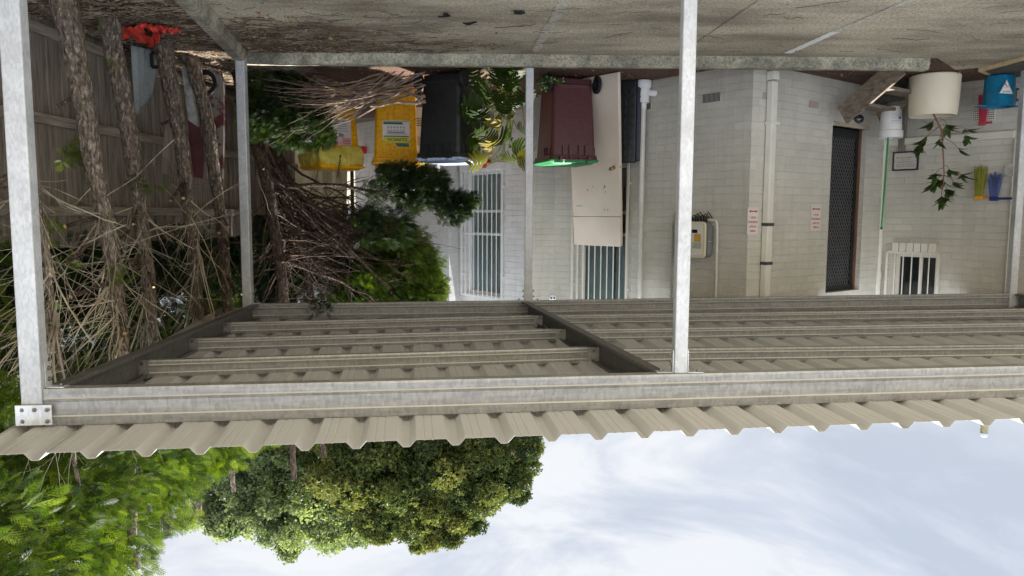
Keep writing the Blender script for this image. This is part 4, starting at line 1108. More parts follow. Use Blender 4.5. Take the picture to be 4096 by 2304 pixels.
# ================================================================== WALL FITTINGS
def wall_sign(W, x0, x1, y0, y1, label, grp):
    s0, _ = W.hit(x0, (y0+y1)/2); s1, _ = W.hit(x1, (y0+y1)/2); _, za = W.hit((x0+x1)/2, y0); _, zb = W.hit((x0+x1)/2, y1)
    c = W.pt((s0+s1)/2, (za+zb)/2, 0.004); w = s1-s0; h = zb-za
    t = thing('parking_sign', c, label, 'sign', 0, grp); ux, n = W.U3, W.N3
    m = MB(); m.box(c, (w, h, 0.003), (ux, Z3, n)); b = m.build('board', M_PAPER, t)
    m = MB()
    for s_ in (-1, 1): m.box(c + ux*(s_*(w/2-0.012)) + n*0.002, (0.002, h-0.022, 0.001), (ux, Z3, n)); m.box(c + Z3*(s_*(h/2-0.012)) + n*0.002, (w-0.026, 0.002, 0.001), (ux, Z3, n))
    m.build('border', M_PINKP, b)
    rx = -ux   # reading direction for someone standing in front of the wall, upright
    rx = ux.copy(); 
    if n.cross(Z3).dot(ux) > 0: rx = -ux
    for k, (tx_, hh, ww) in enumerate((('PRMC', 0.030, 0.56), ('STAFF', 0.030, 0.62), ('PARKING', 0.032, 0.86), ('ONLY', 0.030, 0.54))):
        text_obj('lettering', tx_, M_REDT, c + Z3*(h*(0.365-0.165*k)) + n*0.002, rx, Z3, n, w*ww, h*0.085, b, False, 0.02)
    m = MB(); a = w*0.40; q = c - Z3*(h*0.36) + n*0.003
    for pl in ([(-a*0.62, -0.006), (a*0.62, -0.006), (a*0.62, 0.006), (-a*0.62, 0.006)], [(a, 0), (a*0.55, 0.017), (a*0.55, -0.017)], [(-a, 0), (-a*0.55, -0.017), (-a*0.55, 0.017)]):
        m.add([q + ux*x + Z3*z for x, z in pl], [list(range(len(pl)))])
    m.build('double_arrow', M_REDT, b)
    return t
wall_sign(WE, 2988, 3031, 830, 938, 'white staff parking sign with red letters on the brick corner left of the rain pipe', 'staff parking signs')
wall_sign(WE, 3241, 3282, 822, 922, 'white staff parking sign with red letters beside the black screen door', 'staff parking signs')
# framed notice
s0, _ = WF.hit(3571, 645, 0.02); s1, _ = WF.hit(3674, 645, 0.02); _, za = WF.hit(3620, 606, 0.02); _, zb = WF.hit(3620, 682, 0.02)
c = WF.pt((s0+s1)/2, (za+zb)/2, 0.02); w = s1-s0; h = zb-za
t = thing('framed_notice', c, 'small framed paper notice with a navy border on the grey brick wall', 'notice')
ux, n = WF.U3, WF.N3; rx = ux if n.cross(Z3).dot(ux) <= 0 else -ux
m = MB()
for s_ in (-1, 1): m.box(c + ux*(s_*(w/2-0.009)), (0.018, h, 0.018), (ux, Z3, n)); m.box(c + Z3*(s_*(h/2-0.009)), (w-0.036, 0.018, 0.018), (ux, Z3, n))
m.build('frame', mat_plain('navy_frame', (0.012, 0.018, 0.045), 0.35), t)
m = MB(); m.box(c, (w-0.036, h-0.036, 0.004), (ux, Z3, n)); pp = m.build('paper', mat_plain('notice_paper', srgb(206, 202, 190)[:3], 0.7, 0, 0.03), t)
for k, (tx_, ww) in enumerate((('SURGERY CLOSED', 0.70), ('29 JUNE-17 JULY 09', 0.72), ('LOCUM SERVICE', 0.62), ('112 990', 0.28), ('or AMBULANCE 000', 0.70))):
    off_ = 0 if k == 3 else (ww-0.72)*w*0.0
    text_obj('lettering', tx_, M_GREYT, c + Z3*(h*(0.27-0.112*k)) + n*0.003, rx, Z3, n, w*ww, h*0.062, pp, False, 0.01)
for (a, b) in ((-1, -1), (0, -1), (1, -1), (-1, 0), (1, 0), (-1, 1), (0, 1), (1, 1)):
    m = MB(); m.lathe([(0.001, 0.002), (0.005, 0.001), (0.0055, 0)], c + ux*(a*(w/2-0.03)) + Z3*(b*(h/2-0.027)) + n*0.002, 8, (ux, Z3, n)); m.build('pin', M_BOLT, pp)
# solar inverter
s0, _ = WD.hit(2700, 950, 0.14); s1, _ = WD.hit(2822, 950, 0.14); _, za = WD.hit(2790, 886, 0.14); _, zb = WD.hit(2790, 1033, 0.14)
c = WD.pt((s0+s1)/2, (za+zb)/2, 0.12); w = s1-s0; h = zb-za; UX, NN = WD.U3, WD.N3
t = thing('power_inverter', c, 'cream electrical inverter box with an orange warning label half behind the steel post', 'inverter')
def rrect(w, h, r, n=5):
    pts = []
    for cx, cy, a0 in ((w/2-r, h/2-r, 0), (-w/2+r, h/2-r, 90), (-w/2+r, -h/2+r, 180), (w/2-r, -h/2+r, 270)):
        for i in range(n+1): a = math.radians(a0+90*i/n); pts.append((cx+r*math.cos(a), cy+r*math.sin(a)))
    return pts
m = MB(); m.prism(rrect(w, h, 0.05), c, UX, Z3, NN, 0.03); m.build('front_cover', mat_noise('cream_cover', srgb(214, 204, 180), srgb(226, 217, 196), 4, 0.4, 0, 0.03), t, bevel=0.008)
m = MB(); m.prism(rrect(w*0.84, h*0.84, 0.035), c + NN*0.03, UX, Z3, NN, 0.004); m.build('raised_face', M_TRIM, t, bevel=0.003)
m = MB(); m.prism(rrect(w*0.96, h*0.95, 0.03), c - NN*0.11, UX, Z3, NN, 0.108); m.box(c + UX*(w*0.50) - NN*0.06 + Z3*(h*0.22), (0.03, 0.09, 0.15), (UX, NN, Z3)); m.box(c + UX*(w*0.50) - NN*0.06 - Z3*(h*0.18), (0.035, 0.09, 0.17), (UX, NN, Z3))
m.build('heat_sink', mat_plain('grey_cast_housing', srgb(128, 130, 128)[:3], 0.5), t, bevel=0.006)
def lbl(x0, y0, x1, y1, mat, nm, off=0.035):
    sa, za_ = WD.hit(x0, y0, 0.12+off); sb, zb2 = WD.hit(x1, y1, 0.12+off)
    m = MB(); m.box(WD.pt((sa+sb)/2, (za_+zb2)/2, 0.12+off), (abs(sb-sa), abs(zb2-za_), 0.002), (UX, Z3, NN)); return m.build(nm, mat, t)
lbl(2768, 918, 2789, 932, mat_plain('display_navy', (0.012, 0.016, 0.04), 0.2), 'display'); lbl(2777, 936, 2802, 967, mat_noise('orange_label', srgb(196, 146, 60), srgb(222, 172, 84), 60, 0.5, 0, 0), 'warning_label'); lbl(2770, 969, 2805, 995, mat_noise('grey_label', srgb(160, 162, 158), srgb(200, 202, 198), 60, 0.5, 0, 0), 'rating_label')
m = MB(); m.box(c + UX*(w*0.485+0.012) - NN*0.055, (0.004, 0.07, 0.20), (UX, NN, Z3)); m.build('side_label', M_PAPER, t)
m = MB()
for k in range(6):
    a = c - Z3*(h/2) + UX*(w*(-0.05+0.09*k)) - NN*0.05
    m.tube([a, a - Z3*0.05 + NN*0.01, a - Z3*(0.07+0.02*(k % 3)) + UX*0.02, a - Z3*0.04 + UX*0.055 - NN*0.03], 0.007, 6)
    m.tube([a + Z3*0.005, a - Z3*0.04], 0.014, 8)
m.build('cable', M_RUBBER, t, smooth=True)
sa, za_ = WD.hit(2835, 880, 0.05); sb, _ = WD.hit(2868, 880, 0.05)
m = MB(); m.tube([WD.pt(sa-0.05, za_, 0.05), WD.pt(sb-0.04, za_, 0.05), WD.pt(sb-0.01, za_+0.012, 0.05), WD.pt(sb, za_+0.04, 0.05), WD.pt(sb, za_+0.12, 0.04), WD.pt(sb, 2.4, 0.03), WD.pt(sb-0.005, ZT, 0.03)], 0.0165, 10)
m.build('conduit', M_PVC, t, smooth=True)
# security camera under the eave
t = thing('security_camera', U(2210, 1196, 10.1), 'small white twin-lens security camera fixed high in the inner wall corner', 'camera')
c = U(2210, 1190, 10.0); m = MB()
m.lathe([(0.001, 0.07), (0.03, 0.066), (0.047, 0.05), (0.05, 0.0), (0.046, -0.04), (0.001, -0.04)], c, 20, (X3, Z3, -Y3)); m.box(c + Vector((0, 0.1, 0.05)), (0.05, 0.16, 0.05)); m.build('housing', M_WHITE, t, smooth=True)
for s_ in (-1, 1):
    m = MB(); m.lathe([(0.001, 0.01), (0.012, 0.008), (0.0155, 0.0)], c + Vector((s_*0.0185, -0.066, 0.0)), 14, (X3, Z3, -Y3)); m.build('lens', M_BLACKP, t, smooth=True)

# ================================================================== TIMBER STEPS, BUCKETS, POT
t = thing('timber_steps', L(4.3, 8.7), 'weathered grey timber steps leading up to the screen door beside the cream pot', 'steps')
def plank(name, a, b, wdt, th, nrm, mat=M_STEP, bev=0.006):
    a = Vector(a); b = Vector(b); d = (b-a).normalized(); n = Vector(nrm); n = (n - d*n.dot(d)).normalized(); u = n.cross(d)
    m = MB(); m.box((a+b)/2, ((b-a).length, wdt, th), (d, u, n)); return m.build(name, mat, t, bevel=bev)
na = Vector((-B_.x, B_.y, 0))   # along the door wall
dn = Vector((-A_.x, A_.y, 0))   # away from the wall
top1 = U(3372, 462, 9.05); bot1 = G(3590, 268, 0.0)
bot1 = U(3600, 262, 8.30)
plank('stringer', top1, bot1, 0.235, 0.042, (B_.x, -B_.y-0.0, 0))
top2 = top1 + na*0.80; bot2 = bot1 + na*0.80
plank('stringer', top2 - (top2-bot2)*0.04, bot2, 0.165, 0.042, (B_.x, -B_.y, 0))
for f in (0.27, 0.62):
    c0 = top1.lerp(bot1, f) + na*0.03 + Z3*0.02; c1 = top2.lerp(bot2, f) - na*0.03 + Z3*0.02
    m = MB(); d = (c1-c0).normalized(); m.box((c0+c1)/2, ((c1-c0).length, 0.20, 0.04), (d, Vector((d.y, -d.x, 0)), Z3)); m.build('tread', M_STEP, t, bevel=0.006)
m = MB()
for f in (0.35, 0.7):
    q = top1.lerp(bot1, f) + Vector((0.6, -0.8, 0))*0.026; m.lathe([(0.001, 0.003), (0.009, 0.003), (0.012, 0.0)], q + Z3*0.02, 10, (Vector((-0.8, -0.6, 0)).normalized(), Z3, Vector((B_.x*0.75, -B_.y-0.2, 0)).normalized()))
m.build('bolt', M_BOLT, t)
# coiled black hose on the step
t = thing('hose_coil', U(3440, 462, 8.86), 'small coil of black hose lying on the timber steps', 'hose')
m = MB(); pts = []
cc = U(3436, 472, 8.90)
for i in range(56):
    a = i/56*2*math.pi*3; r = 0.045 + 0.004*math.sin(a*2.3); pts.append(cc + Vector((r*math.cos(a), 0.02*math.sin(a*0.7), r*math.sin(a)*0.9 + 0.004*i/14)))
pts.append(pts[-1] + Vector((-0.05, 0, -0.01))); pts.append(pts[-1] + Vector((-0.04, 0, 0.0)))
m.tube(pts, 0.011, 6); tb = m.build('hose', M_BLACKP, t, smooth=True)
# cream pot + sapling
pc = G(3780, 290, 0.0); pc = Vector((pc.x-0.0, pc.y+0.20, 0))
t = thing('plant_pot', pc, 'large round cream planter pot on the slab corner beside the timber steps', 'plant pot')
m = MB(); m.lathe([(0.001, 0.0), (0.258, 0.0), (0.268, 0.012), (0.262, 0.25), (0.248, 0.45), (0.241, 0.460), (0.226, 0.455), (0.225, 0.38), (0.001, 0.38)], pc, 48)
m.build('pot_wall', mat_noise('cream_glaze', srgb(226, 214, 188), srgb(236, 226, 204), 2.0, 0.35, 0, 0.05), t, smooth=True)
m = MB(); m.lathe([(0.001, 0.405), (0.12, 0.40), (0.224, 0.39)], pc, 24); m.build('potting_soil', M_SOIL, t)
def leaf_verts(l, w, fold=0.18, n=5):
    """pointed leaf along +x, upper side +z; returns verts, quads/tris as quads"""
    v = []; 
    for i in range(n+1):
        f = i/n; ww = w*math.sin(math.pi*min(0.999, f**0.8))*0.5+0.0008; z = -0.25*l*f*f
        v += [(f*l, -ww, z+ww*fold*2), (f*l, 0, z), (f*l, ww, z+ww*fold*2)]
    q = []
    for i in range(n):
        for k in (0, 1): q.append((i*3+k, (i+1)*3+k, (i+1)*3+k+1, i*3+k+1))
    return np.array(v), np.array(q)
def frames(dirs, ups):
    d = dirs/np.linalg.norm(dirs, axis=1, keepdims=True); s = np.cross(ups, d); s /= np.maximum(np.linalg.norm(s, axis=1, keepdims=True), 1e-6); u = np.cross(d, s)
    return np.stack([d, s, u], axis=2)
def instance(tv, tf, pos, fr_, scale):
    """template verts (V,3), faces (F,k) placed N times"""
    v = np.einsum('nij,vj->nvi', fr_, tv)*scale[:, None, None] + pos[:, None, :]
    N, V, _ = v.shape; f = tf[None, :, :] + (np.arange(N)*V)[:, None, None]
    return v.reshape(-1, 3), f.reshape(-1, tf.shape[1])
tS = thing('potted_sapling', pc, 'young sapling with long glossy leaves growing from the cream pot', 'plant')
stem = [pc + Z3*0.42] + [U(x, y, pc.y-0.02) for x, y in ((3766, 520), (3770, 580), (3774, 640), (3776, 700), (3772, 745), (3765, 775))]
m = MB(); m.tube(stem, [0.011, 0.010, 0.009, 0.0075, 0.006, 0.005, 0.003], 7)
cl = [((3725, 490), (3766, 470), 5), ((3790, 500), (3768, 478), 8), ((3670, 590), (3766, 500), 13), ((3690, 560), (3766, 500), 6), ((3875, 545), (3770, 515), 5), ((3885, 520), (3770, 500), 4), ((3755, 560), (3770, 540), 5), ((3842, 600), (3774, 550), 3), ((3735, 700), (3775, 670), 7), ((3800, 680), (3775, 660), 7), ((3855, 700), (3775, 690), 6), ((3770, 720), (3775, 700), 9), ((3725, 740), (3775, 700), 4), ((3790, 760), (3775, 740), 9), ((3765, 790), (3768, 760), 10), ((3745, 720), (3775, 700), 6), ((3820, 735), (3775, 700), 5)]
P_, D_, Uu, S_ = [], [], [], []
for (e_, s_, k) in cl:
    dep = pc.y + random.uniform(-0.16, 0.12); a = U(s_[0], s_[1], pc.y-0.02); b = U(e_[0], e_[1], dep)
    mid = (a+b)/2 + Vector((0, 0, -0.02)); m.tube([a, mid, b], [0.004, 0.003, 0.002], 5)
    for i in range(int(k*1.5)):
        d = (b-a).normalized()*0.6 + Vector((random.uniform(-1, 1), random.uniform(-1, 1), random.uniform(-0.2, 1.2)))*0.55
        P_.append(b - (b-a)*random.uniform(0, 0.25)); D_.append(d); Uu.append((random.uniform(-.4, .4), random.uniform(-.4, .4), 1)); S_.append(random.uniform(0.10, 0.18))
m.build('stem', mat_plain('sapling_stem', srgb(140, 96, 80)[:3], 0.7), tS, smooth=True)
lv, lf = leaf_verts(1.0, 0.40)
v, f = instance(lv, lf, np.array(P_), frames(np.array(D_), np.array(Uu)), np.array(S_))
tint = np.repeat(np.clip(rng.normal(0.4, 0.25, len(P_)), 0, 1), len(lv)); np_mesh('leaves', v, f, M_LEAF, tS, tint)
# white bucket with mop handle
bc = U(3567, 428, 9.30); m = MB()
t = thing('bucket', bc, 'white printed plastic bucket on the door step, holding a mop', 'bucket')
m.lathe([(0.001, 0), (0.105, 0), (0.112, 0.02), (0.128, 0.28), (0.142, 0.29), (0.144, 0.35), (0.138, 0.375), (0.13, 0.37), (0.122, 0.30), (0.108, 0.03), (0.001, 0.02)], bc, 32)
m.build('bucket_body', M_WHITE, t, smooth=True)
BX = Vector((1, 0, 0)); m = MB()
for k in range(12):
    for zz, hh in ((0.10, 0.008), (0.125, 0.008), (0.15, 0.008), (0.18, 0.014), (0.205, 0.008)):
        a = math.radians(-150 + 8*k); r = 0.1215 + 0.016*(zz-0.12)/0.26 + 0.0015
        if k in (0, 11): continue
        m.box(bc + Vector((r*math.cos(a), r*math.sin(a), zz)), (0.014, 0.001, hh*0.5), (Vector((-math.sin(a), math.cos(a), 0)), Vector((math.cos(a), math.sin(a), 0)), Z3))
m.build('fine_print', mat_plain('pale_grey_print', srgb(170, 178, 190)[:3], 0.6), t)
m = MB(); a = math.radians(-112); m.box(bc + Vector((0.128*math.cos(a), 0.128*math.sin(a), 0.145)), (0.028, 0.001, 0.03), (Vector((-math.sin(a), math.cos(a), 0)), Vector((math.cos(a), math.sin(a), 0)), Z3)); m.build('logo', M_BLUE, t)
t = thing('mop', bc, 'mop with a thin green handle standing in the white bucket', 'mop')
a = U(3553, 545, 9.30); b = U(3526, 908, 9.80); m = MB(); m.tube([a - (b-a)*0.1, a, b], 0.011, 10); m.build('handle', mat_plain('green_handle', srgb(54, 160, 92)[:3], 0.4), t, smooth=True)
m = MB(); m.tube([b, b + (b-a)*0.022], 0.0145, 10); m.build('grip', M_BLACKP, t, smooth=True)
m = MB(); m.box(a + Vector((0, 0, -0.0)), (0.13, 0.03, 0.02)); m.tube([a, a - (b-a)*0.10], 0.016, 8); m.build('mop_head', M_WHITE, t, bevel=0.004)
# brooms hung on the wall: bristles hang down, handles run sideways
def broom(x0, x1, ytip, ytop, col, label, W=WF, out=0.10, hcol=None, hx=None, hy=None):
    c = U((x0+x1)/2, ytop, 8.75); 
    s_, z_ = W.hit((x0+x1)/2, ytop, out); s2, z2 = W.hit((x0+x1)/2, ytip, out); sl, _ = W.hit(x0, ytop, out); sr, _ = W.hit(x1, ytop, out)
    t = thing('broom', W.pt(s_, z_, out), label, 'broom', 0, 'brooms on the wall'); wdt = sr-sl
    m = MB(); rnd = random.Random(int(x0))
    for i in range(110):
        f = rnd.uniform(-0.5, 0.5); g_ = rnd.uniform(-0.02, 0.02)
        a = W.pt(s_ + wdt*f*0.62, z_+0.01, out+g_*0.7); m_ = W.pt(s_ + wdt*f*0.95, (z_+z2)/2, out+g_*1.6); e_ = W.pt(s_ + wdt*f*1.15, z2 + rnd.uniform(0, 0.07) + 0.05*abs(f), out+g_*2)
        m.tube([a, m_, e_], [0.0035, 0.003, 0.002], 4)
    m.build('bristles', mat_plain('bristle', col[:3], 0.7, 0, 0.2), t)
    m = MB(); m.box(W.pt(s_, z_+0.02, out), (wdt*0.75, 0.045, 0.05), (W.U3, W.N3, Z3)); m.build('head', mat_plain('head_plastic', (hcol or col)[:3], 0.4), t, bevel=0.008)
    if hx:
        sh, _ = W.hit(hx, hy or ytop, out); m = MB(); m.tube([W.pt(s_+wdt*0.3, z_+0.02, out), W.pt(sh, z_+0.02, out)], 0.013, 10); m.build('handle', mat_plain('handle_plastic', (hcol or col)[:3], 0.35), t, smooth=True)
    return t
broom(3892, 3938, 655, 785, srgb(158, 160, 70), 'broom with yellow-green bristles and an orange socket hung on the wall', hcol=srgb(224, 160, 40), hx=3960)
broom(3952, 4000, 686, 788, srgb(92, 108, 160), 'broom with blue bristles and a dark blue handle hung beside the yellow one', hcol=srgb(20, 42, 120), hx=4052)
broom(3912, 3948, 368, 486, srgb(196, 64, 80), 'broom with red bristles hung low on the wall over the vent grille', out=0.06, hcol=srgb(190, 56, 76), hx=3968)
# cyan mop bucket
bc = G(4002, 300, 0.0); bc = U(4002, 296, 8.60); bc.z = 0.0
t = thing('mop_bucket', bc, 'cyan blue mop bucket with a triangular slip warning sign and black castors', 'mop bucket')
m = MB(); m.lathe([(0.001, 0.05), (0.135, 0.05), (0.15, 0.08), (0.160, 0.37), (0.172, 0.385), (0.160, 0.39), (0.14, 0.10), (0.001, 0.09)], bc, 32)
m.prism([(-0.27, 0.0), (-0.14, 0.055), (-0.14, -0.06)], bc + Z3*0.372, Vector((1, 0, 0)), Vector((0, 1, 0)), Z3, 0.01)
m.prism([(0.27, 0.0), (0.14, 0.055), (0.14, -0.06)], bc + Z3*0.372, Vector((1, 0, 0)), Vector((0, 1, 0)), Z3, 0.01)
m.build('bucket_body', M_CYAN, t, smooth=True)
m = MB(); fy = -0.168
tri = [(0.0, 0.115), (-0.075, 0.262), (0.078, 0.27)]
tri = [(-x, z) for x, z in tri]
m.add([bc + Vector((x-(-0.035), fy - 0.006 + abs(x)*0.35*0, z)) for x, z in tri], [(0, 1, 2)]); sg_ = m.build('warning_sign', M_PAPER, t)
m = MB(); c = bc + Vector((0.035, fy-0.008, 0.0))
# edge of the triangle, then a falling figure, all upside down as in the photograph
def seg(a, b, w): m.bar(c + Vector((a[0], 0, a[1])), c + Vector((b[0], 0, b[1])), w, 0.0006, up=(0, 1, 0))
q = [(x*0.9, 0.216+(z-0.216)*0.9) for x, z in tri]
for i in range(3): seg(q[i], q[(i+1) % 3], 0.002)
m.build('border', M_GREYT, sg_)
m = MB(); m.lathe([(0.001, 0), (0.006, 0)], c + Vector((0.016, -0.0006, 0.163)), 10, (X3, Z3, -Y3))
seg((0.012, 0.168), (-0.004, 0.188), 0.006); seg((-0.004, 0.188), (-0.018, 0.178), 0.004); seg((-0.018, 0.178), (-0.026, 0.186), 0.004); seg((-0.004, 0.188), (-0.016, 0.197), 0.004); seg((0.008, 0.172), (0.002, 0.156), 0.003); seg((0.008, 0.172), (0.018, 0.182), 0.003); seg((0.024, 0.204), (-0.022, 0.201), 0.002)
m.build('falling_figure', M_BLACKT, sg_)
text_obj('lettering', 'WET FLOOR', M_BLACKT, c + Vector((0, -0.0006, 0.243)), Vector((-1, 0, 0)), Vector((0, 0, -1)), Vector((0, -1, 0)), 0.085, 0.013, sg_, False, 0.01)
for s_, r_ in ((-1, 0.10), (1, 0.10)):
    m = MB(); m.lathe([(0.001, -0.012), (0.026, -0.012), (0.028, 0), (0.026, 0.012), (0.001, 0.012)], bc + Vector((s_*0.09, -0.06, 0.029)), 14, (Y3, Z3, X3)); m.build('castor', M_RUBBER, t, smooth=True)
m = MB(); m.box(bc + Vector((-0.175, -0.01, 0.27)), (0.03, 0.02, 0.14)); m.box(bc + Vector((-0.185, -0.01, 0.31)), (0.05, 0.022, 0.025)); m.box(bc + Vector((-0.185, -0.01, 0.19)), (0.05, 0.022, 0.025)); m.build('handle', M_BLACKP, t, bevel=0.004)
# little paper strips on the conduit
s_, z_ = WF.hit(4036, 680, 0.05); m = MB(); m.box(WF.pt(s_, z_, 0.05), (0.085, 0.004, 0.15), (WF.U3, WF.N3, Z3)); tag(m.build('torn_paper', mat_noise('worn_paper', srgb(150, 148, 142), srgb(206, 204, 198), 14, 0.8, 0, 0.1), smooth=False), 'small torn pale paper stuck beside the steel post above the brooms', 'paper')
#@@PLANTS
# ================================================================== FOLIAGE TOOLS
def spray_template():
    """flat branched conifer spray, unit length along +x: narrow leaf strips (quads)"""
    V, F = [], []
    def strip(a, b, w0, w1):
        a = np.array(a); b = np.array(b); d = b-a; n = np.array([-d[1], d[0], 0]); n = n/np.linalg.norm(n)
        o = len(V); V.extend([a-n*w0, a+n*w0, b+n*w1, b-n*w1]); F.append((o, o+1, o+2, o+3))
    strip((0, 0, 0), (0.55, 0, 0.02), 0.018, 0.02); strip((0.55, 0, 0.02), (1.0, 0.0, -0.03), 0.022, 0.006)
    for i, (x, l) in enumerate(((0.16, 0.42), (0.32, 0.46), (0.48, 0.40), (0.64, 0.30), (0.78, 0.2))):
        for s_ in (-1, 1):
            x2 = x + 0.04*(s_ > 0); e = (x2+l*0.72, s_*l*0.62, 0.03*s_+0.02)
            strip((x2, 0, 0), e, 0.027, 0.010)
            if l > 0.35:
                m_ = (x2+l*0.36, s_*l*0.31, 0.015); strip(m_, (m_[0]+l*0.42, m_[1]+s_*0.02, 0.0), 0.024, 0.01)
    return np.array(V, dtype=float), np.array(F)
SPV, SPF = spray_template()
def leafclump_template(seed, n=7, l=0.5, w=0.2):
    r = np.random.default_rng(seed); V, F = [], []
    for i in range(n):
        a = r.uniform(0, 2*np.pi); b = r.uniform(-0.3, 1.0); d = np.array([np.cos(a)*np.cos(b), np.sin(a)*np.cos(b), np.sin(b)])
        s = np.cross(d, r.normal(size=3)); s /= np.linalg.norm(s); c = r.normal(size=3)*0.22
        o = len(V); L_ = l*r.uniform(0.6, 1.1); V.extend([c, c+d*L_*0.45+s*w*0.5, c+d*L_, c+d*L_*0.45-s*w*0.5]); F.append((o, o+1, o+2, o+3))
    return np.array(V), np.array(F)
def place(name, pos, dirs, scale, tint, tmpl, mat, parent, kind=None):
    pos = np.asarray(pos, float); dirs = np.asarray(dirs, float); n = len(pos)
    ups = rng.normal(size=(n, 3)); ups[:, 2] += 0.8
    v, f = instance(tmpl[0], tmpl[1], pos, frames(dirs, ups), np.asarray(scale))
    o = np_mesh(name, v, f, mat, parent, np.repeat(np.clip(tint, 0, 1), len(tmpl[0])))
    return o
def unit(v): return v/np.maximum(np.linalg.norm(v, axis=1, keepdims=True), 1e-9)
def clumps(centres, rad, per, out_from, up=0.5, spread=0.6, size=(0.12, 0.2), tmean=0.45, tvar=0.22, keep=None, shell=0.5, cvar=0.16):
    """sprays gathered round clump centres; out_from(p) gives the outward direction"""
    C = np.repeat(np.asarray(centres, float), per, axis=0); n = len(C)
    R = np.repeat(np.asarray(rad, float), per)
    d = unit(rng.normal(size=(n, 3))); rr = rng.uniform(shell, 1.0, n)**0.7
    P = C + d*(R*rr)[:, None]*np.array([1, 1, 0.75])
    D = unit(out_from(P) + d*0.5 + rng.normal(size=(n, 3))*spread*0.5 + np.array([0, 0, up]))
    ct = np.repeat(rng.normal(0, cvar, len(centres)), per)
    T = tmean + ct + rng.normal(0, tvar*0.5, n) + 0.12*d[:, 2]
    S = rng.uniform(size[0], size[1], n)
    if keep is not None:
        k = keep(P); P, D, S, T = P[k], D[k], S[k], T[k]
    return P, D, S, T

# ================================================================== FENCE
def fence_lat(d): return -4.02 + (d-5.0)*0.052
t = thing('paling_fence', L(-3.9, 7, 0), 'old grey timber paling fence with three rails behind the row of trimmed conifers', 'fence')
m = MB(); d = 2.6; rnd = random.Random(11)
k = 0
while d < 12.6:
    w = rnd.uniform(0.094, 0.106); la = fence_lat(d) - (0.012 if k % 2 else 0.0); h = 1.95 + rnd.uniform(-0.03, 0.02)
    a = L(la, d, -0.03); m.box(a + Vector((0, w/2, h/2)), (0.014, w+0.018, h), (Vector((math.cos(rnd.uniform(-.03, .03)), rnd.uniform(-0.04, 0.04), 0)).normalized(), Y3, Z3)); d += w*0.93; k += 1
m.build('palings', M_PALING, t)
for z in (0.11, 0.84, 1.60):
    m = MB(); m.bar(L(fence_lat(2.6)+0.04, 2.6, z), L(fence_lat(12.6)+0.04, 12.6, z), 0.045, 0.085); m.build('rail', M_RAIL, t, bevel=0.004)

# things leaning on the fence
t = thing('roofing_sheet', L(-3.45, 7.6), 'bent grey corrugated metal sheet leaning on the fence between two trunks', 'metal sheet')
m = MB(); nu, nv = 26, 8; vs = []
q00, q10, q01, q11 = U(524, 182, 7.15), U(640, 205, 7.5), U(545, 470, 7.4), U(610, 372, 7.7)
for j in range(nv+1):
    for i in range(nu+1):
        a = i/nu; b = j/nv; p = q00.lerp(q10, a).lerp(q01.lerp(q11, a), b); p = p + Vector((0.012*math.sin(a*2*math.pi*4.5), -0.012*math.sin(a*2*math.pi*4.5)*1.0, 0)); vs.append(p)
m.add(vs, [(j*(nu+1)+i, j*(nu+1)+i+1, (j+1)*(nu+1)+i+1, (j+1)*(nu+1)+i) for j in range(nv) for i in range(nu)])
o = m.build('sheet', mat_galv('grey_sheet', (0.30, 0.33, 0.33), (0.36, 0.39, 0.39), 0.6, 0.2, False), t, smooth=True)
sd = o.modifiers.new('Solidify', 'SOLIDIFY'); sd.thickness = 0.003
t = thing('plastic_crate', L(-3.1, 7.5), 'black plastic frame lying at the fence foot beside the corrugated sheet', 'crate')
m = MB(); c = U(648, 205, 7.35)
for a, b in (((-.1, 0), (.1, 0.02)), ((-.1, .14), (.1, .15)), ((-.1, 0), (-.1, .14)), ((.1, .02), (.1, .15)), ((0, .01), (0, .145))): m.bar(c + Vector((a[0], 0, a[1])), c + Vector((b[0], 0, b[1])), 0.03, 0.03)
m.build('frame', M_BLACKP, t, bevel=0.004)
t = thing('car_panel', L(-3.35, 8.2), 'rusty grey and dark red car panel standing on end against the fence', 'car panel')
M_RUST = mat_noise('grey_red_paint', srgb(84, 42, 42), srgb(128, 122, 116), 7, 0.6, 0.1, 0.3, lo=0.44, hi=0.52)
M_RED2 = mat_noise('dark_red_paint', srgb(70, 34, 35), srgb(94, 48, 48), 5, 0.45, 0, 0.2)
o_ = U(865, 282, 8.15); 
def scr(pts, Y, th, name, mat, parent):
    """outline given by measured corners at distance Y, with real thickness"""
    a = [U(x, y, Y) for x, y in pts]; b = [p + Vector((0, th, 0)) for p in a]; n = len(a); m = MB()
    m.add(a+b, [list(range(n)), list(range(n, 2*n))[::-1]] + [(i, (i+1) % n, n+(i+1) % n, n+i) for i in range(n)]); return m.build(name, mat, parent, bevel=0.004)
arc = [(820+54*math.cos(a)*0.9, 335+58*math.sin(a)) for a in [math.radians(k) for k in range(-75, 100, 12)]]
scr([(862, 282)] + [(880, 292), (892, 325), (893, 420), (892, 560), (888, 712), (872, 712), (868, 640), (835, 560), (822, 420)] + arc[::-1], 8.15, 0.05, 'fender', M_RUST, t)
m = MB(); m.lathe([(0.09, -0.03), (0.13, -0.03), (0.145, 0.0), (0.13, 0.03), (0.09, 0.03)], U(822, 332, 8.22), 24, (X3, Z3, Y3)); m.build('wheel_arch_liner', M_RUBBER, t, smooth=True)
t = thing('painted_board', L(-3.3, 7.9), 'tall narrow board painted white and dark red standing between two trunks', 'board')
scr([(728, 270), (750, 268), (768, 370), (780, 440), (790, 505), (755, 480), (742, 380)], 7.95, 0.03, 'white_part', mat_noise('dirty_white_paint', srgb(120, 116, 114), srgb(186, 184, 182), 9, 0.6, 0, 0.3), t)
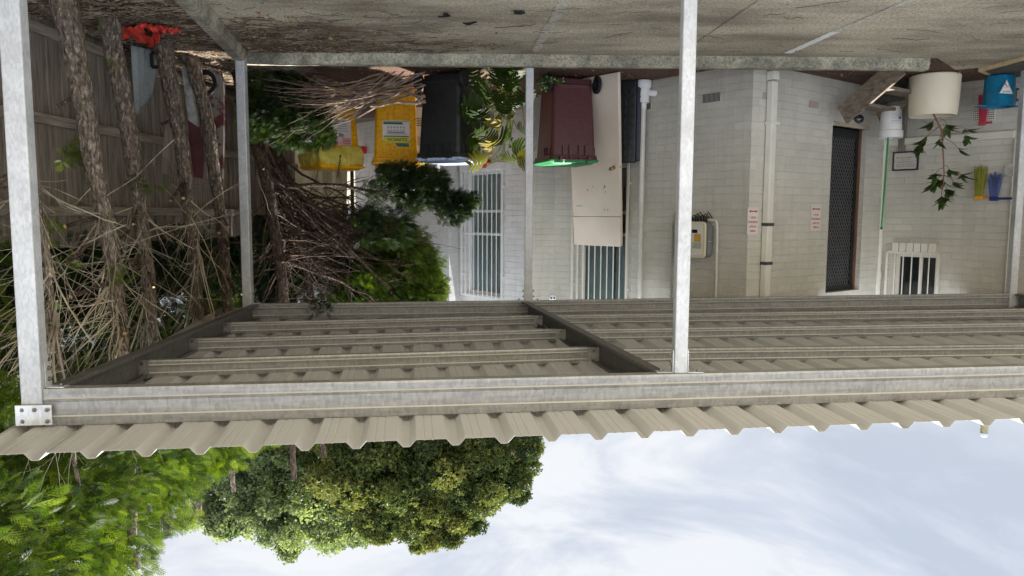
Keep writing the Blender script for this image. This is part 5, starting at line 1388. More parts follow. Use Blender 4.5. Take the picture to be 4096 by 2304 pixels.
scr([(754, 481), (790, 506), (806, 560), (812, 640), (806, 712), (762, 706), (756, 600)], 7.96, 0.03, 'red_part', M_RED2, t)
t = thing('fence_board', L(-3.4, 8), 'loose weathered grey board propped against the fence under the middle rail', 'board')
scr([(669, 470), (688, 478), (694, 560), (692, 700), (646, 692), (652, 600), (662, 520)], 7.75, 0.02, 'board', M_PALING, t)

# ================================================================== CONIFER ROW
trunks = [
 # (points as (tx, ty, depth)), half-width px, label
 ([(95, 560, 4.9), (140, 777, 4.95), (175, 950, 5.0), (200, 1150, 5.05), (232, 1400, 5.1), (250, 1500, 5.1)], 22, 3.9, 'grey conifer trunk just inside the near corner post, tangled in pale dead twigs'),
 ([(225, -60, 5.42), (285, 130, 5.45), (322, 330, 5.5), (352, 520, 5.5), (378, 680, 5.55), (420, 860, 5.6), (448, 1000, 5.6), (470, 1200, 5.65), (494, 1400, 5.7), (500, 1560, 5.75)], 46, 4.7, 'thickest flaky grey conifer trunk, nearest the corner post, with fresh cut stubs'),
 ([(432, 95, 6.45), (462, 240, 6.5), (492, 380, 6.5), (515, 520, 6.55), (535, 660, 6.6), (556, 820, 6.7), (580, 1000, 6.75), (600, 1180, 6.8), (610, 1330, 6.85), (616, 1480, 6.9)], 38, 4.9, 'mossy conifer trunk beside the red bag, second thick one from the corner post'),
 ([(650, 185, 7.3), (682, 340, 7.3), (712, 500, 7.35), (738, 660, 7.4), (752, 800, 7.45), (772, 960, 7.5), (786, 1120, 7.55), (790, 1290, 7.6), (795, 1430, 7.6)], 33, 5.0, 'conifer trunk between the corrugated sheet and the painted board'),
 ([(768, 245, 7.95), (806, 380, 8.0), (838, 540, 8.0), (858, 700, 8.05), (880, 850, 8.1), (896, 1000, 8.15), (908, 1150, 8.2), (912, 1240, 8.2), (918, 1400, 8.25)], 27, 5.0, 'brown conifer trunk in front of the rusty car panel'),
 ([(962, 300, 8.85), (990, 450, 8.9), (1035, 600, 8.95), (1070, 720, 9.0), (1085, 850, 9.05), (1110, 980, 9.1), (1130, 1130, 9.1), (1150, 1300, 9.2), (1160, 1450, 9.2)], 30, 5.2, 'sprawling conifer with long drooping branches beside the yellow bins'),
 ([(1010, 330, 10.3), (1120, 640, 10.4), (1175, 800, 10.5), (1220, 1000, 10.5), (1250, 1250, 10.5)], 24, 5.4, 'dark conifer standing furthest back beyond the bagged yellow bin'),
]
def wig(p0, d, length, r0, m, seg=6, bend=0.35, sag=-0.02, r1=0.25, cutmi=None, n=5, fork=0.0, rnd=random):
    p = Vector(p0); d = Vector(d).normalized(); pts = [p.copy()]; st = length/seg
    for i in range(seg):
        d = (d + Vector((rnd.uniform(-1, 1), rnd.uniform(-1, 1), rnd.uniform(-1, 1)))*bend*0.35 + Vector((0, 0, sag))).normalized(); p = p + d*st; pts.append(p.copy())
    rad = [r0*(1-(1-r1)*i/seg) for i in range(seg+1)]
    m.tube(pts, rad, n, mi_cap=cutmi)
    if fork > 0:
        for i in range(2, seg):
            if rnd.random() < fork:
                wig(pts[i], (pts[i]-pts[i-1]).normalized() + Vector((rnd.uniform(-.9, .9), rnd.uniform(-.9, .9), rnd.uniform(-.5, .8))), length*rnd.uniform(0.25, 0.5), rad[i]*0.55, m, 4, bend, sag, 0.3, None, 4, 0, rnd)
    return pts
def roofok(P):
    return ~((P[:, 0] < 2.78) & (P[:, 1] < 8.9) & (P[:, 2] > 2.35) & (P[:, 2] < 2.93)) 
trees = []
rt = random.Random(21)
for ti, (pl, hw, ztop, label) in enumerate(trunks):
    pts = [U(x, y, Y) for x, y, Y in pl]
    t = thing('conifer_tree', pts[0] if pts[0].z < 0.1 else Vector((pts[0].x, pts[0].y, 0)), label, 'tree', 0, 'conifers along the paling fence'); trees.append(t)
    if pts[0].z > 0.05: pts = [Vector((pts[0].x-0.05+0.12, pts[0].y, -0.05))] + pts
    else: pts[0].z = -0.05
    # refine the path
    fine = []
    for i in range(len(pts)-1):
        for k in range(5): fine.append(pts[i].lerp(pts[i+1], k/5) + Vector((rt.uniform(-.006, .006), rt.uniform(-.006, .006), 0)))
    fine.append(pts[-1]); last = pts[-1]; dv = (pts[-1]-pts[-2]).normalized()
    while fine[-1].z < ztop - 0.3: fine.append(fine[-1] + Vector((dv.x*0.06+rt.uniform(-.02, .02), dv.y*0.05+rt.uniform(-.02, .02), 0.15)))
    Yb = pl[0][2]; r0 = hw*Yb/FPX; H = fine[-1].z
    rad = [r0*(1.0 - 0.62*max(0, p.z)/H)*(1+0.28*math.exp(-max(0, p.z)/0.12))*(1+rt.uniform(-.04, .04)) for p in fine]
    m = MB(); m.tube(fine, rad, 14, rough=0.07); m.build('trunk', M_BARK if ti < 5 else M_BARKD, t, smooth=True)
    # bark flakes and short pruned stubs with pale ends
    at_z = lambda z: min(fine, key=lambda p: abs(p.z-z))
    for k in range(5 if ti < 5 else 3):
        z = rt.triangular(0.5, 2.6, 1.9); p = at_z(z); a = rt.uniform(-2.6, -0.3)
        d = Vector((math.cos(a), math.sin(a), rt.uniform(0.25, 1.0))).normalized(); r = rt.uniform(0.008, 0.019)
        ln = rt.uniform(0.06, 0.24)*(1.3 if z > 1.2 else 0.6)
        m = MB(); m.tube([p, p + d*(r0*0.9), p + d*(r0*0.9+ln)], [r*1.25, r*1.1, r], 9, mi=0, mi_cap=1); m.build('cut_stub', [M_BARKD, M_CUT], t)
    # dead inner twigs, pale and dense
    m = MB(); nb = [85, 100, 88, 74, 60, 50, 24][ti]
    for k in range(nb):
        z = rt.triangular(1.15, 3.0, 2.3); p = at_z(z) + Vector((rt.uniform(-.04, .04), 0, 0)); a = rt.uniform(-math.pi, math.pi)
        if ti < 5 and math.sin(a) > 0.5: a = -a
        d = Vector((math.cos(a)*1.0, math.sin(a)*0.9, rt.choice([rt.uniform(-0.5, 0.5), rt.uniform(0.3, 2.2), rt.uniform(0.8, 3.0)])))
        if p.x > 2.2 and d.x < 0 and z > 2.0 and ti < 5: d.x *= 0.25
        wig(p, d, rt.uniform(0.25, 1.1), rt.choice([0.0018, 0.0022, 0.0028, 0.0036, 0.005, 0.008])*rt.uniform(0.8, 1.2), m, 7, rt.uniform(0.2, 0.8), rt.uniform(-0.04, 0.05), 0.35, None, 4, 0.30, rt)
    tw = m.build('dead_twigs', M_TWIG if ti < 4 else M_TWIGD, t)
    if len(tw.data.vertices):
        co = np.empty(len(tw.data.vertices)*3); tw.data.vertices.foreach_get('co', co); co = co.reshape(-1, 3)
        inroof = (co[:, 0] < 2.66) & (co[:, 1] < 8.7) & (co[:, 2] > 2.50)
        co[inroof, 0] = 2.66 + (2.66 - co[inroof, 0])*0.15; tw.data.vertices.foreach_set('co', co.ravel())
def ell(center, R, n, lo=0.6, zmin=None):
    d = unit(rng.normal(size=(n, 3))); p = np.array(center) + d*np.array(R)*rng.uniform(lo, 1.0, (n, 1))
    if zmin is not None: p = p[p[:, 2] > zmin]
    return p
# living crowns, above the roof line and towards the fence
crowns = [  # (tree, centre (lat,d,z), radii, clumps)
 (0, (-3.55, 4.0, 4.15), (1.05, 1.2, 1.55), 95), (1, (-3.9, 5.5, 3.95), (1.05, 1.15, 1.15), 90), (2, (-3.78, 6.7, 3.75), (0.92, 1.05, 0.90), 80),
 (3, (-3.55, 7.8, 3.65), (0.85, 1.0, 0.85), 66), (4, (-3.4, 8.9, 3.6), (0.75, 0.9, 0.80), 56)]
for ti, c, R, n in crowns:
    cen = np.array([-c[0], c[1], c[2]]); P = ell(cen, R, n, 0.55)
    P = np.vstack([P, ell(cen, R, n//3, 0.1)])
    of = lambda p, cen=cen: unit(p-cen)
    pos, D, S, T = clumps(P, rng.uniform(0.20, 0.34, len(P)), 100, of, 0.45, 0.8, (0.08, 0.15), 0.54, 0.5, lambda p: roofok(p) & ((p[:, 0] > 2.62) | (p[:, 2] > 2.95)))
    place('foliage', pos, D, S, T, (SPV, SPF), M_CONIF, trees[ti])
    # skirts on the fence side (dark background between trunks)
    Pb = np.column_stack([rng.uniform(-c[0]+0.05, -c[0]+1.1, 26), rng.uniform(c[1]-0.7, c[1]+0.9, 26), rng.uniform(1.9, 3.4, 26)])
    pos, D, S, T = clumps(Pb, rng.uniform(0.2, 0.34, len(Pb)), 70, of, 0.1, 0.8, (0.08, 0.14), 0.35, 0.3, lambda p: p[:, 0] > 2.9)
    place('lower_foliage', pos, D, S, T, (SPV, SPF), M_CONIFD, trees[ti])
# a few green sprigs low on the trunks
def sprig(tree, pts, Y, n, r=0.07, mat=M_CONIF, size=(0.06, 0.11), tm=0.7):
    C = np.array([list(U(x, y, Y)) for x, y in pts]); pos, D, S, T = clumps(C, np.full(len(C), r), n, lambda p: unit(rng.normal(size=p.shape)), 0.1, 0.9, size, tm, 0.2)
    place('foliage', pos, D, S, T, (SPV, SPF), mat, tree)
sprig(trees[1], [(290, 620), (310, 600), (330, 650), (280, 640)], 5.6, 14)
sprig(trees[2], [(545, 740), (560, 730), (640, 745)], 6.5, 9)
sprig(trees[1], [(250, 1060), (245, 1050), (460, 1050), (475, 1120)], 5.5, 8)
sprig(trees[0], [(150, 950), (200, 860), (205, 1230)], 5.0, 8)
sprig(trees[4], [(820, 1260), (800, 1215), (840, 1230), (845, 1180)], 8.0, 12)
# near foliage left of the corner post
Cn = np.array([list(U(x, y, Y)) for x, y, Y in ((25, 1585, 4.4), (10, 1640, 4.4), (40, 1560, 4.5), (15, 1700, 4.45), (35, 1670, 4.5), (5, 1560, 4.6), (25, 1720, 4.3), (20, 1200, 5.2), (15, 1290, 5.2), (8, 1420, 5.0), (20, 1100, 5.5), (10, 1000, 5.3))])
pos, D, S, T = clumps(Cn, np.full(len(Cn), 0.11), 26, lambda p: unit(rng.normal(size=p.shape)), 0.1, 0.8, (0.09, 0.15), 0.62, 0.25, lambda p: p[:, 0] > 2.66)
place('foliage', pos, D, S, T, (SPV, SPF), M_CONIF, trees[0])
# sprawling conifer: fan of long branches + outer foliage
t5 = trees[5]; m = MB(); rt = random.Random(5)
fan0 = [U(1060, 700, 9.0), U(1085, 860, 9.05), U(1050, 640, 8.95), U(1110, 980, 9.1)]
ends = [(1700, 960), (1680, 1080), (1640, 1180), (1580, 1010), (1600, 1120), (1540, 950), (1500, 1060), (1460, 1150), (1420, 960), (1390, 1100), (1340, 1190), (1560, 1200), (1480, 880), (1300, 1040), (1250, 1150), (1180, 1190), (1380, 880), (1440, 820)]
for i, e_ in enumerate(ends*5):
    a = fan0[i % 4] + Vector((0, rt.uniform(-0.1, 0.6), rt.uniform(-0.1, 0.3))); b = U(e_[0]+rt.uniform(-60, 60), e_[1]+rt.uniform(-50, 50), rt.uniform(9.2, 10.6))
    q = [a]; n = 9
    for k in range(1, n+1):
        f = k/n; q.append(a.lerp(b, f) + Vector((rt.uniform(-.03, .03), rt.uniform(-.03, .03), rt.uniform(-.03, .03) - 0.22*math.sin(math.pi*f)*(0.5 if i % 2 else -0.2))))
    r0 = rt.uniform(0.006, 0.022); m.tube(q, [r0*(1-0.75*k/n) for k in range(n+1)], 6)
    for k in range(2, n):
        if rt.random() < 0.7: wig(q[k], (q[k]-q[k-1]).normalized() + Vector((rt.uniform(-.8, .8), rt.uniform(-.8, .8), rt.uniform(-.6, .6))), rt.uniform(0.25, 0.7), r0*0.35, m, 5, 0.6, 0.0, 0.3, None, 4, 0.2, rt)
m.build('branches', M_BARKD, t5)
# one long branch reaching across under the rest
m = MB(); q = [U(x, y, Y) for x, y, Y in ((1070, 700, 9.0), (1150, 748, 8.95), (1260, 738, 8.9), (1370, 742, 8.85), (1470, 762, 8.8), (1540, 785, 8.75), (1620, 795, 8.7), (1700, 812, 8.65))]
m.tube(q, [0.030, 0.027, 0.024, 0.021, 0.018, 0.013, 0.009, 0.005], 8)
for i in range(3, 7):
    for k in range(4): wig(q[i], Vector((-1, rt.uniform(-.4, .4), rt.uniform(-.9, .7))), rt.uniform(0.3, 0.6), 0.007, m, 5, 0.5, 0.0, 0.3, None, 4, 0.35, rt)
m.build('low_branch', M_BARKD, t5, smooth=True)
c5 = []
for k in range(46): c5.append(list(U(rt.triangular(1470, 1850, 1690), rt.triangular(665, 870, 770), rt.uniform(8.5, 8.9))))
c5 = [c for c in c5]
Cc = np.array([list(U(x, y, Y)) for x, y, Y in ((1560, 700, 8.7), (1600, 690, 8.7), (1650, 700, 8.7), (1700, 720, 8.7), (1620, 740, 8.7), (1680, 760, 8.7), (1740, 760, 8.7), (1720, 800, 8.7), (1780, 800, 8.7), (1820, 800, 8.7), (1850, 820, 8.7), (1760, 840, 8.7), (1800, 860, 8.7), (1640, 800, 8.7), (1580, 740, 8.7), (1540, 690, 8.75), (1500, 760, 8.75), (1700, 690, 8.7), (1750, 720, 8.7), (1870, 800, 8.65), (1830, 845, 8.65), (1590, 780, 8.75), (1660, 820, 8.7))])
pos, D, S, T = clumps(Cc, rng.uniform(0.09, 0.15, len(Cc)), 120, lambda p: unit(np.tile([-0.9, 0, -0.15], (len(p), 1))), 0.0, 1.0, (0.07, 0.13), 0.35, 0.35)
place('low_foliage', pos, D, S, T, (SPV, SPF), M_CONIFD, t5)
Cs = np.array([list(U(x, y, Y)) for x, y, Y in [(rt.uniform(1430, 1620), rt.uniform(800, 960), rt.uniform(9.0, 9.5)) for _ in range(16)]])
pos, D, S, T = clumps(Cs, rng.uniform(0.08, 0.14, len(Cs)), 40, lambda p: unit(np.tile([-0.9, 0, 0.3], (len(p), 1))), 0.0, 1.0, (0.08, 0.14), 0.4, 0.35)
place('low_foliage', pos, D, S, T, (SPV, SPF), M_CONIFD, t5)
outl = [(1500, 960), (1570, 930), (1620, 960), (1650, 1010), (1680, 1060), (1695, 1110), (1700, 1160), (1690, 1200), (1640, 1100), (1600, 1030), (1620, 1190), (1560, 1000), (1540, 1080), (1560, 1160), (1480, 1020), (1500, 1120), (1440, 1080), (1460, 1180), (1400, 1140), (1380, 1200), (1660, 1170), (1640, 1220), (1600, 1130), (1680, 1250), (1600, 1260), (1500, 1240), (1400, 1260)]
Co = np.array([list(U(x+rt.uniform(-25, 25), y+rt.uniform(-20, 20), rt.uniform(9.6, 10.6))) for x, y in outl*6 + [(1640, 980), (1675, 1040), (1690, 1090), (1700, 1140), (1660, 1210), (1600, 1220)]*3])
pos, D, S, T = clumps(Co, rng.uniform(0.14, 0.26, len(Co)), 150, lambda p: unit(np.column_stack([np.full(len(p), -0.8), rng.normal(0, 0.4, len(p)), np.full(len(p), 0.35)])), 0.2, 0.8, (0.07, 0.13), 0.58, 0.4)
place('foliage', pos, D, S, T, (SPV, SPF), M_CONIF, t5)
C6 = np.vstack([np.array([list(U(rt.uniform(1040, 1500), rt.uniform(880, 1330), rt.uniform(10.6, 12.0)))]) for _ in range(150)])
pos, D, S, T = clumps(C6, rng.uniform(0.2, 0.36, len(C6)), 60, lambda p: unit(rng.normal(size=p.shape)), 0.2, 0.8, (0.12, 0.2), 0.3, 0.3)
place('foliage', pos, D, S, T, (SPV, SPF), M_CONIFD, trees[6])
# crown of the two rear conifers above the roof line
for ti, c, R, n in ((5, (-3.75, 10.0, 3.55), (0.8, 0.9, 0.9), 50), (6, (-4.3, 11.4, 3.6), (0.8, 0.9, 0.9), 40)):
    cen = np.array([-c[0], c[1], c[2]]); P = ell(cen, R, n, 0.4)
    pos, D, S, T = clumps(P, rng.uniform(0.22, 0.36, len(P)), 90, lambda p: unit(p-cen), 0.45, 0.7, (0.08, 0.15), 0.5, 0.4, lambda p: p[:, 2] > 2.95)
    place('upper_foliage', pos, D, S, T, (SPV, SPF), M_CONIF, trees[ti])
# small sprig hanging in front of the rear beam
m = MB(); q = [U(1262, 1195, 8.5), U(1265, 1130, 8.3), U(1290, 1190, 7.5), U(1262, 1235, 7.45)]; q = [U(1330, 1120, 9.0), U(1310, 1170, 8.2), U(1285, 1205, 7.50), U(1255, 1245, 7.46)]
m.tube(q, [0.005, 0.004, 0.003, 0.002], 5); m.build('hanging_twig', M_BARKD, t5)
sprig(t5, [(1235, 1225), (1255, 1240), (1285, 1225), (1305, 1235), (1270, 1205), (1300, 1200)], 7.45, 9, 0.05, M_CONIFD, (0.06, 0.10), 0.4)

# ================================================================== HEAP OF CUT BRANCHES
t = thing('branch_heap', L(-2.4, 8.5, 0), 'heap of cut green conifer branches lying behind the kerb by the rear post', 'branch heap')
m = MB(); rt = random.Random(9)
M_BR2 = mat_noise('cut_branch_bark', srgb(92, 78, 68), srgb(152, 134, 116), 10, 0.9, 0, 0.5)
butts = [(1700, 292), (1690, 305), (1660, 315), (1690, 330), (1640, 345), (1700, 345), (1600, 360), (1692, 360)]
tips = [(1080, 330), (1100, 380), (1150, 440), (1050, 420), (1200, 470), (1250, 420), (1130, 520), (1180, 350), (1300, 380), (1350, 330), (1020, 350), (1220, 310)]
for i in range(44):
    a = U(butts[i % 8][0]-(40*(i % 5)), butts[i % 8][1]+rt.uniform(-12, 12), 8.30+rt.uniform(-0.1, 0.15)); b = U(tips[i % 12][0]+rt.uniform(-40, 60), tips[i % 12][1]+rt.uniform(-25, 25), 8.45+rt.uniform(-0.2, 0.3))
    a.z = max(a.z, 0.02); b.z = max(b.z, 0.03); q = [a.lerp(b, f) + Vector((rt.uniform(-.015, .015), rt.uniform(-.02, .02), 0.09*math.sin(math.pi*f)+rt.uniform(-.012, .012))) for f in [k/8 for k in range(9)]]
    r0 = rt.uniform(0.006, 0.015); m.tube(q[::-1], [r0*(0.3+0.7*k/8) for k in range(9)], 6, mi_cap=1)
    for k in range(3, 8):
        if rt.random() < 0.6: wig(q[k], (q[k]-q[k-1]).normalized() + Vector((rt.uniform(-.2, .5), rt.uniform(-.4, .4), rt.uniform(-.3, .5))), rt.uniform(0.2, 0.5), r0*0.4, m, 5, 0.4, 0, 0.3, None, 4, 0.2, rt)
for (a, b, Y) in (((1702, 405), (1480, 422), 8.25), ((1700, 385), (1570, 370), 8.25), ((1560, 372), (1420, 430), 8.3)):
    q = [U(a[0]+(b[0]-a[0])*f, a[1]+(b[1]-a[1])*f + 6*math.sin(9*f), Y) for f in [k/6 for k in range(7)]]; m.tube(q[::-1], [0.010+0.010*k/6 for k in range(7)], 8, mi_cap=1)
m.build('bare_stems', [M_BR2, M_CUT], t)
Ch = np.array([list(U(rt.triangular(990, 1340, 1090), rt.triangular(300, 560, 430), rt.uniform(8.35, 9.1))) for _ in range(150)] + [list(U(x, y, 8.6)) for x, y in ((1200, 570), (1260, 560), (1300, 545), (1310, 540), (1120, 555), (1060, 520), (1020, 460), (1000, 400), (1010, 350))])
Ch[:, 2] = np.maximum(Ch[:, 2], 0.08)
pos, D, S, T = clumps(Ch, rng.uniform(0.09, 0.15, len(Ch)), 110, lambda p: unit(np.column_stack([rng.normal(0.4, 0.5, len(p)), rng.normal(-0.3, 0.5, len(p)), rng.normal(0.2, 0.5, len(p))])), 0.05, 0.8, (0.06, 0.12), 0.55, 0.4, lambda p: (p[:, 2] > 0.02) & (p[:, 1] > 8.02))
place('cut_foliage', pos, D, S, T, (SPV, SPF), M_CONIFD, t)

# ================================================================== SPLIT-LEAF PLANT
def split_leaf(l=1.0):
    """monstera blade with finger-like lobes each side of the midrib"""
    V, F = [], []
    n = 6
    for s_ in (-1, 1):
        for i in range(n):
            x0 = l*(0.02+0.94*i/n); x1 = x0 + l*0.94/n*0.78; w = l*0.50*math.sin(math.pi*min(1, 0.16+0.84*(1-i/n)*0.95))**0.7*(0.62 if i == n-1 else 1)
            if i == 0: w *= 0.75
            sw = l*(0.02 + 0.20*i/n) - (0.14*l if i == 0 else 0.0)
            o = len(V)
            for k in range(4):
                f = k/3; c = sw*f; y = s_*w*f; z = -0.22*w*f*f*1.2 - 0.10*x0*x0/l
                hw = (x1-x0)*(0.66 if k == 0 else (0.66 if k == 1 else (0.66 if k == 2 else 0.36)))
                xm = (x0+x1)/2 + c; V += [(xm-hw, y, z), (xm+hw, y, z)]
            for k in range(3): F.append((o+2*k, o+2*k+1, o+2*k+3, o+2*k+2))
    return np.array(V), np.array(F)
mv, mf = split_leaf()
pb = L(-0.06, 8.75, 0); t = thing('split_leaf_plant', pb, 'leafy plant with big split leaves growing between the black and maroon bins', 'plant')
P_, D_, S_, Tn, Up = [], [], [], [], []
m = MB(); rt = random.Random(33)
lf_ = [(1925, 360, .3), (1900, 440, .35), (1880, 470, .3), (1950, 470, .35), (1990, 400, .35), (1990, 330, .3), (2040, 350, .5), (2060, 300, .6), (2045, 420, .4), (1980, 500, .95), (1940, 520, .45), (1960, 560, .2), (2020, 560, .25), (1965, 590, .9), (1930, 640, .85), (2000, 600, .35), (2060, 590, .4), (2080, 520, .5), (2030, 640, .5), (2080, 640, .75), (1990, 640, .4), (2130, 610, .4), (2000, 300, .4), (1890, 310, .3), (2100, 400, .35), (2020, 480, .3), (2050, 480, .95), (1900, 580, .3), (1940, 400, .3), (2010, 440, .4), (2070, 440, .3), (1920, 480, .3)]
for (x, y, tn) in lf_:
    Y = 8.55 + rt.uniform(-0.12, 0.22); p = U(x, y, Y); out_ = (p - Vector((pb.x, pb.y, 0.45))); out_.y -= 0.25
    d = (out_.normalized()*0.7 + Vector((rt.uniform(-.5, .5), rt.uniform(-.7, 0), rt.uniform(-.8, .1)))).normalized(); s_ = rt.uniform(0.19, 0.30)
    st = p - d*s_*0.45; P_.append(st); D_.append(d); S_.append(s_); Tn.append(tn*0.80+0.05+rt.uniform(-.1, .1)); Up.append((rt.uniform(-.5, .5), -1.0, rt.uniform(0.2, 1.0)))
    base = pb + Vector((rt.uniform(-.12, .12), rt.uniform(-.05, .1), 0)); mid = base.lerp(st, 0.5) + Vector((0, 0, 0.12)); m.tube([base, mid, st], [0.010, 0.008, 0.005], 6)
m.build('stems', mat_plain('pale_green_stem', (0.22, 0.24, 0.05), 0.5), t, smooth=True)
P_ = np.array([list(p) for p in P_]); D_ = np.array([list(p) for p in D_]); Up = np.array(Up)
for i in range(len(P_)):
    v, f = instance(mv, mf, P_[i:i+1], frames(D_[i:i+1], Up[i:i+1]), np.array([S_[i]*1.08]))
    np_mesh('leaf', v, f, M_MONST, t, np.full(len(mv), np.clip(Tn[i], 0, 1)))
# small creeping weed at the maroon bin's wheel
C = np.array([list(U(x, y, 8.45)) for x, y in ((2170, 305), (2180, 330), (2175, 355), (2195, 315), (2215, 320), (2245, 325), (2150, 320))])
tw_ = thing('weed', U(2180, 300, 8.4), 'small dark leafed weed creeping over the wheel of the maroon bin', 'weed')
lt = leafclump_template(3, 9, 0.5, 0.3); pos, D, S, T = clumps(C, np.full(len(C), 0.05), 14, lambda p: unit(rng.normal(size=p.shape)), 0, 1, (0.03, 0.05), 0.4, 0.3); place('leaves', pos, D, S, T, lt, M_SHRUB, tw_)

# ================================================================== BACKGROUND
t = thing('cream_metal_fence', L(-2.9, 13, 0), 'sunlit cream ribbed metal fence standing behind the bagged yellow bin', 'fence')
m = MB(); n = 40; vs = []
a = L(-5.2, 13.6, 0); b = L(-2.72, 12.6, 0)
for i in range(n+1):
    p = a.lerp(b, i/n) + Vector((0, 0.02*(1 if i % 4 < 2 else -1), 0)); vs += [p, p + Vector((0.0 if i < n else 0.16, 0, 1.75))]
m.add(vs, [(2*i, 2*i+2, 2*i+3, 2*i+1) for i in range(n)]); o = m.build('sheet', mat_noise('cream_sheet', srgb(226, 212, 176), srgb(238, 226, 194), 3, 0.5, 0, 0.03), t); o.modifiers.new('S', 'SOLIDIFY').thickness = 0.004
m = MB(); m.box(L(-2.66, 12.55, 0.9), (0.05, 0.05, 1.85)); m.build('fence_post', mat_plain('bronze_post', (0.05, 0.04, 0.035), 0.5), t)
t = thing('slatted_screen', L(-5.5, 11.6, 0), 'cream and green striped screen of upright slats seen above the paling fence', 'screen')
for i in range(26):
    p = L(-6.2+0.02*i, 10.6+0.11*i, 1.55); m = MB(); m.box(p + Vector((0, 0, 0.35)), (0.03, 0.075, 1.6)); m.build('slat', [M_BEIGE if i % 3 else mat_plain('green_slat', srgb(30, 92, 84)[:3], 0.5) if i == 0 else M_TEAL][0], t)
t = thing('brick_garage', L(-6.5, 17, 0), 'red brick outbuilding glimpsed through the twigs above the paling fence', 'building')
m = MB(); m.box(L(-6.4, 18, 1.5), (3.4, 2.4, 3.0)); m.build('wall', mat_noise('red_brick_wall', srgb(150, 84, 66), srgb(188, 120, 96), 9, 0.8, 0, 0.3), t)
m = MB(); m.prism([(-1.9, 0), (1.9, 0), (0, 0.9)], L(-6.4, 16.7, 3.0), X3, Z3, Y3, 2.6); m.build('roof', M_ROOF, t)
# white cabinet between the yellow and black bins
cw = U(1690, 520, 10.4); t = thing('air_conditioner', Vector((cw.x, cw.y, 0)), 'white louvred cabinet seen between the clinical bin and the black bin', 'cabinet')
m = MB(); m.box((cw.x, cw.y+0.2, 0.72), (0.40, 0.4, 1.12)); cb = m.build('case', M_WHITE, t, bevel=0.01)
m = MB()
for i in range(4): m.box((cw.x, cw.y-0.002, 0.32+0.03*i), (0.28, 0.006, 0.012))
m.build('louvres', M_GREYT, cb)
for i in range(3):
    m = MB(); m.box((cw.x, cw.y-0.003, 0.62+0.2*i), (0.14, 0.008, 0.12)); m.build('panel_recess', mat_plain('grey_recess', srgb(186, 186, 188)[:3], 0.5), cb)
for (x, y, lb) in ((1452, 600, 'small red wall fitting on the white wall left of the clinical bin'), (1945, 655, 'small red wall fitting on the white wall right of the black bin')):
    s_, z_ = (WA if x < 1800 else WB).hit(x, y, 0.05); W_ = WA if x < 1800 else WB
    t = thing('wall_fitting', W_.pt(s_, z_, 0), lb, 'wall fitting', 0, 'red fittings on the white wall')
    m = MB(); m.box(W_.pt(s_, z_, 0.05), (0.10, 0.09, 0.13), (W_.U3, W_.N3, Z3)); m.lathe([(0.001, 0.03), (0.035, 0.02), (0.04, 0.0)], W_.pt(s_, z_+0.02, 0.10), 12, (W_.U3, Z3, W_.N3)); bx_ = m.build('red_case', mat_plain('red_case', srgb(214, 40, 48)[:3], 0.4), t, bevel=0.01)
    m = MB(); m.tube([W_.pt(s_, z_+0.06, 0.06), W_.pt(s_-0.03, z_+0.12, 0.07), W_.pt(s_+0.02, z_+0.17, 0.06)], 0.014, 8); m.build('white_lever', M_WHITE, t, smooth=True)
# dense shrubs beyond the fence
def mass(name, label, cat, base, pts, rad, per, tm, tmpl, mat, size, grp=None, trunk=None):
    t = thing(name, base, label, cat, 0, grp); P = np.array(pts)
    cen = P.mean(0)
    pos, D, S, T = clumps(P, np.asarray(rad), per, lambda p: unit(p-cen), 0.25, 0.9, size, tm, 0.4, cvar=0.26 if trunk and len(trunk) > 1 else 0.16)
    place('crown', pos, D, S, T, tmpl, mat, t)
    if trunk:
        m = MB()
        for q, r in trunk: m.tube(q, r, 9, rough=0.05)
        m.build('trunk', M_BARKD, t, smooth=True)
    return t
LT = leafclump_template(1, 8, 0.55, 0.26); LT2 = leafclump_template(2, 8, 0.6, 0.22)
sh = [( -L(-5.0, 5.2).x and 5.0, 5.2)]
for i, (la, d, w, h, lb) in enumerate(((-5.3, 4.6, 1.2, 3.4, 'dark evergreen shrub beyond the fence nearest the camera'), (-5.4, 7.2, 1.3, 3.3, 'dark evergreen shrub beyond the fence behind the corner post trunks'), (-5.2, 9.6, 1.2, 3.1, 'dark evergreen shrub beyond the middle of the fence'), (-5.1, 12.6, 1.3, 3.0, 'dark evergreen shrub beyond the far end of the fence'))):
    n = 130; d_ = unit(rng.normal(size=(n, 3))); P = np.array([-la, d, 0.55*h + 0.25]) + d_*np.array([w*0.8, w*1.15, h*0.45])*rng.uniform(0.5, 1, (n, 1)); P[:, 0] = np.maximum(P[:, 0], 4.3)
    if i == 2: P = P[~((P[:, 2] > 1.75) & (P[:, 2] < 2.4) & (P[:, 1] > 10.2))]
    mass('evergreen_shrub', lb, 'shrub', L(la, d, 0), P, rng.uniform(0.2, 0.36, len(P)), 70, 0.35, LT, M_SHRUB, (0.10, 0.17), 'shrubs beyond the fence', [([L(la, d, -0.05), L(la+0.05, d, 0.9), L(la, d+0.05, 1.8)], [0.07, 0.05, 0.03])])
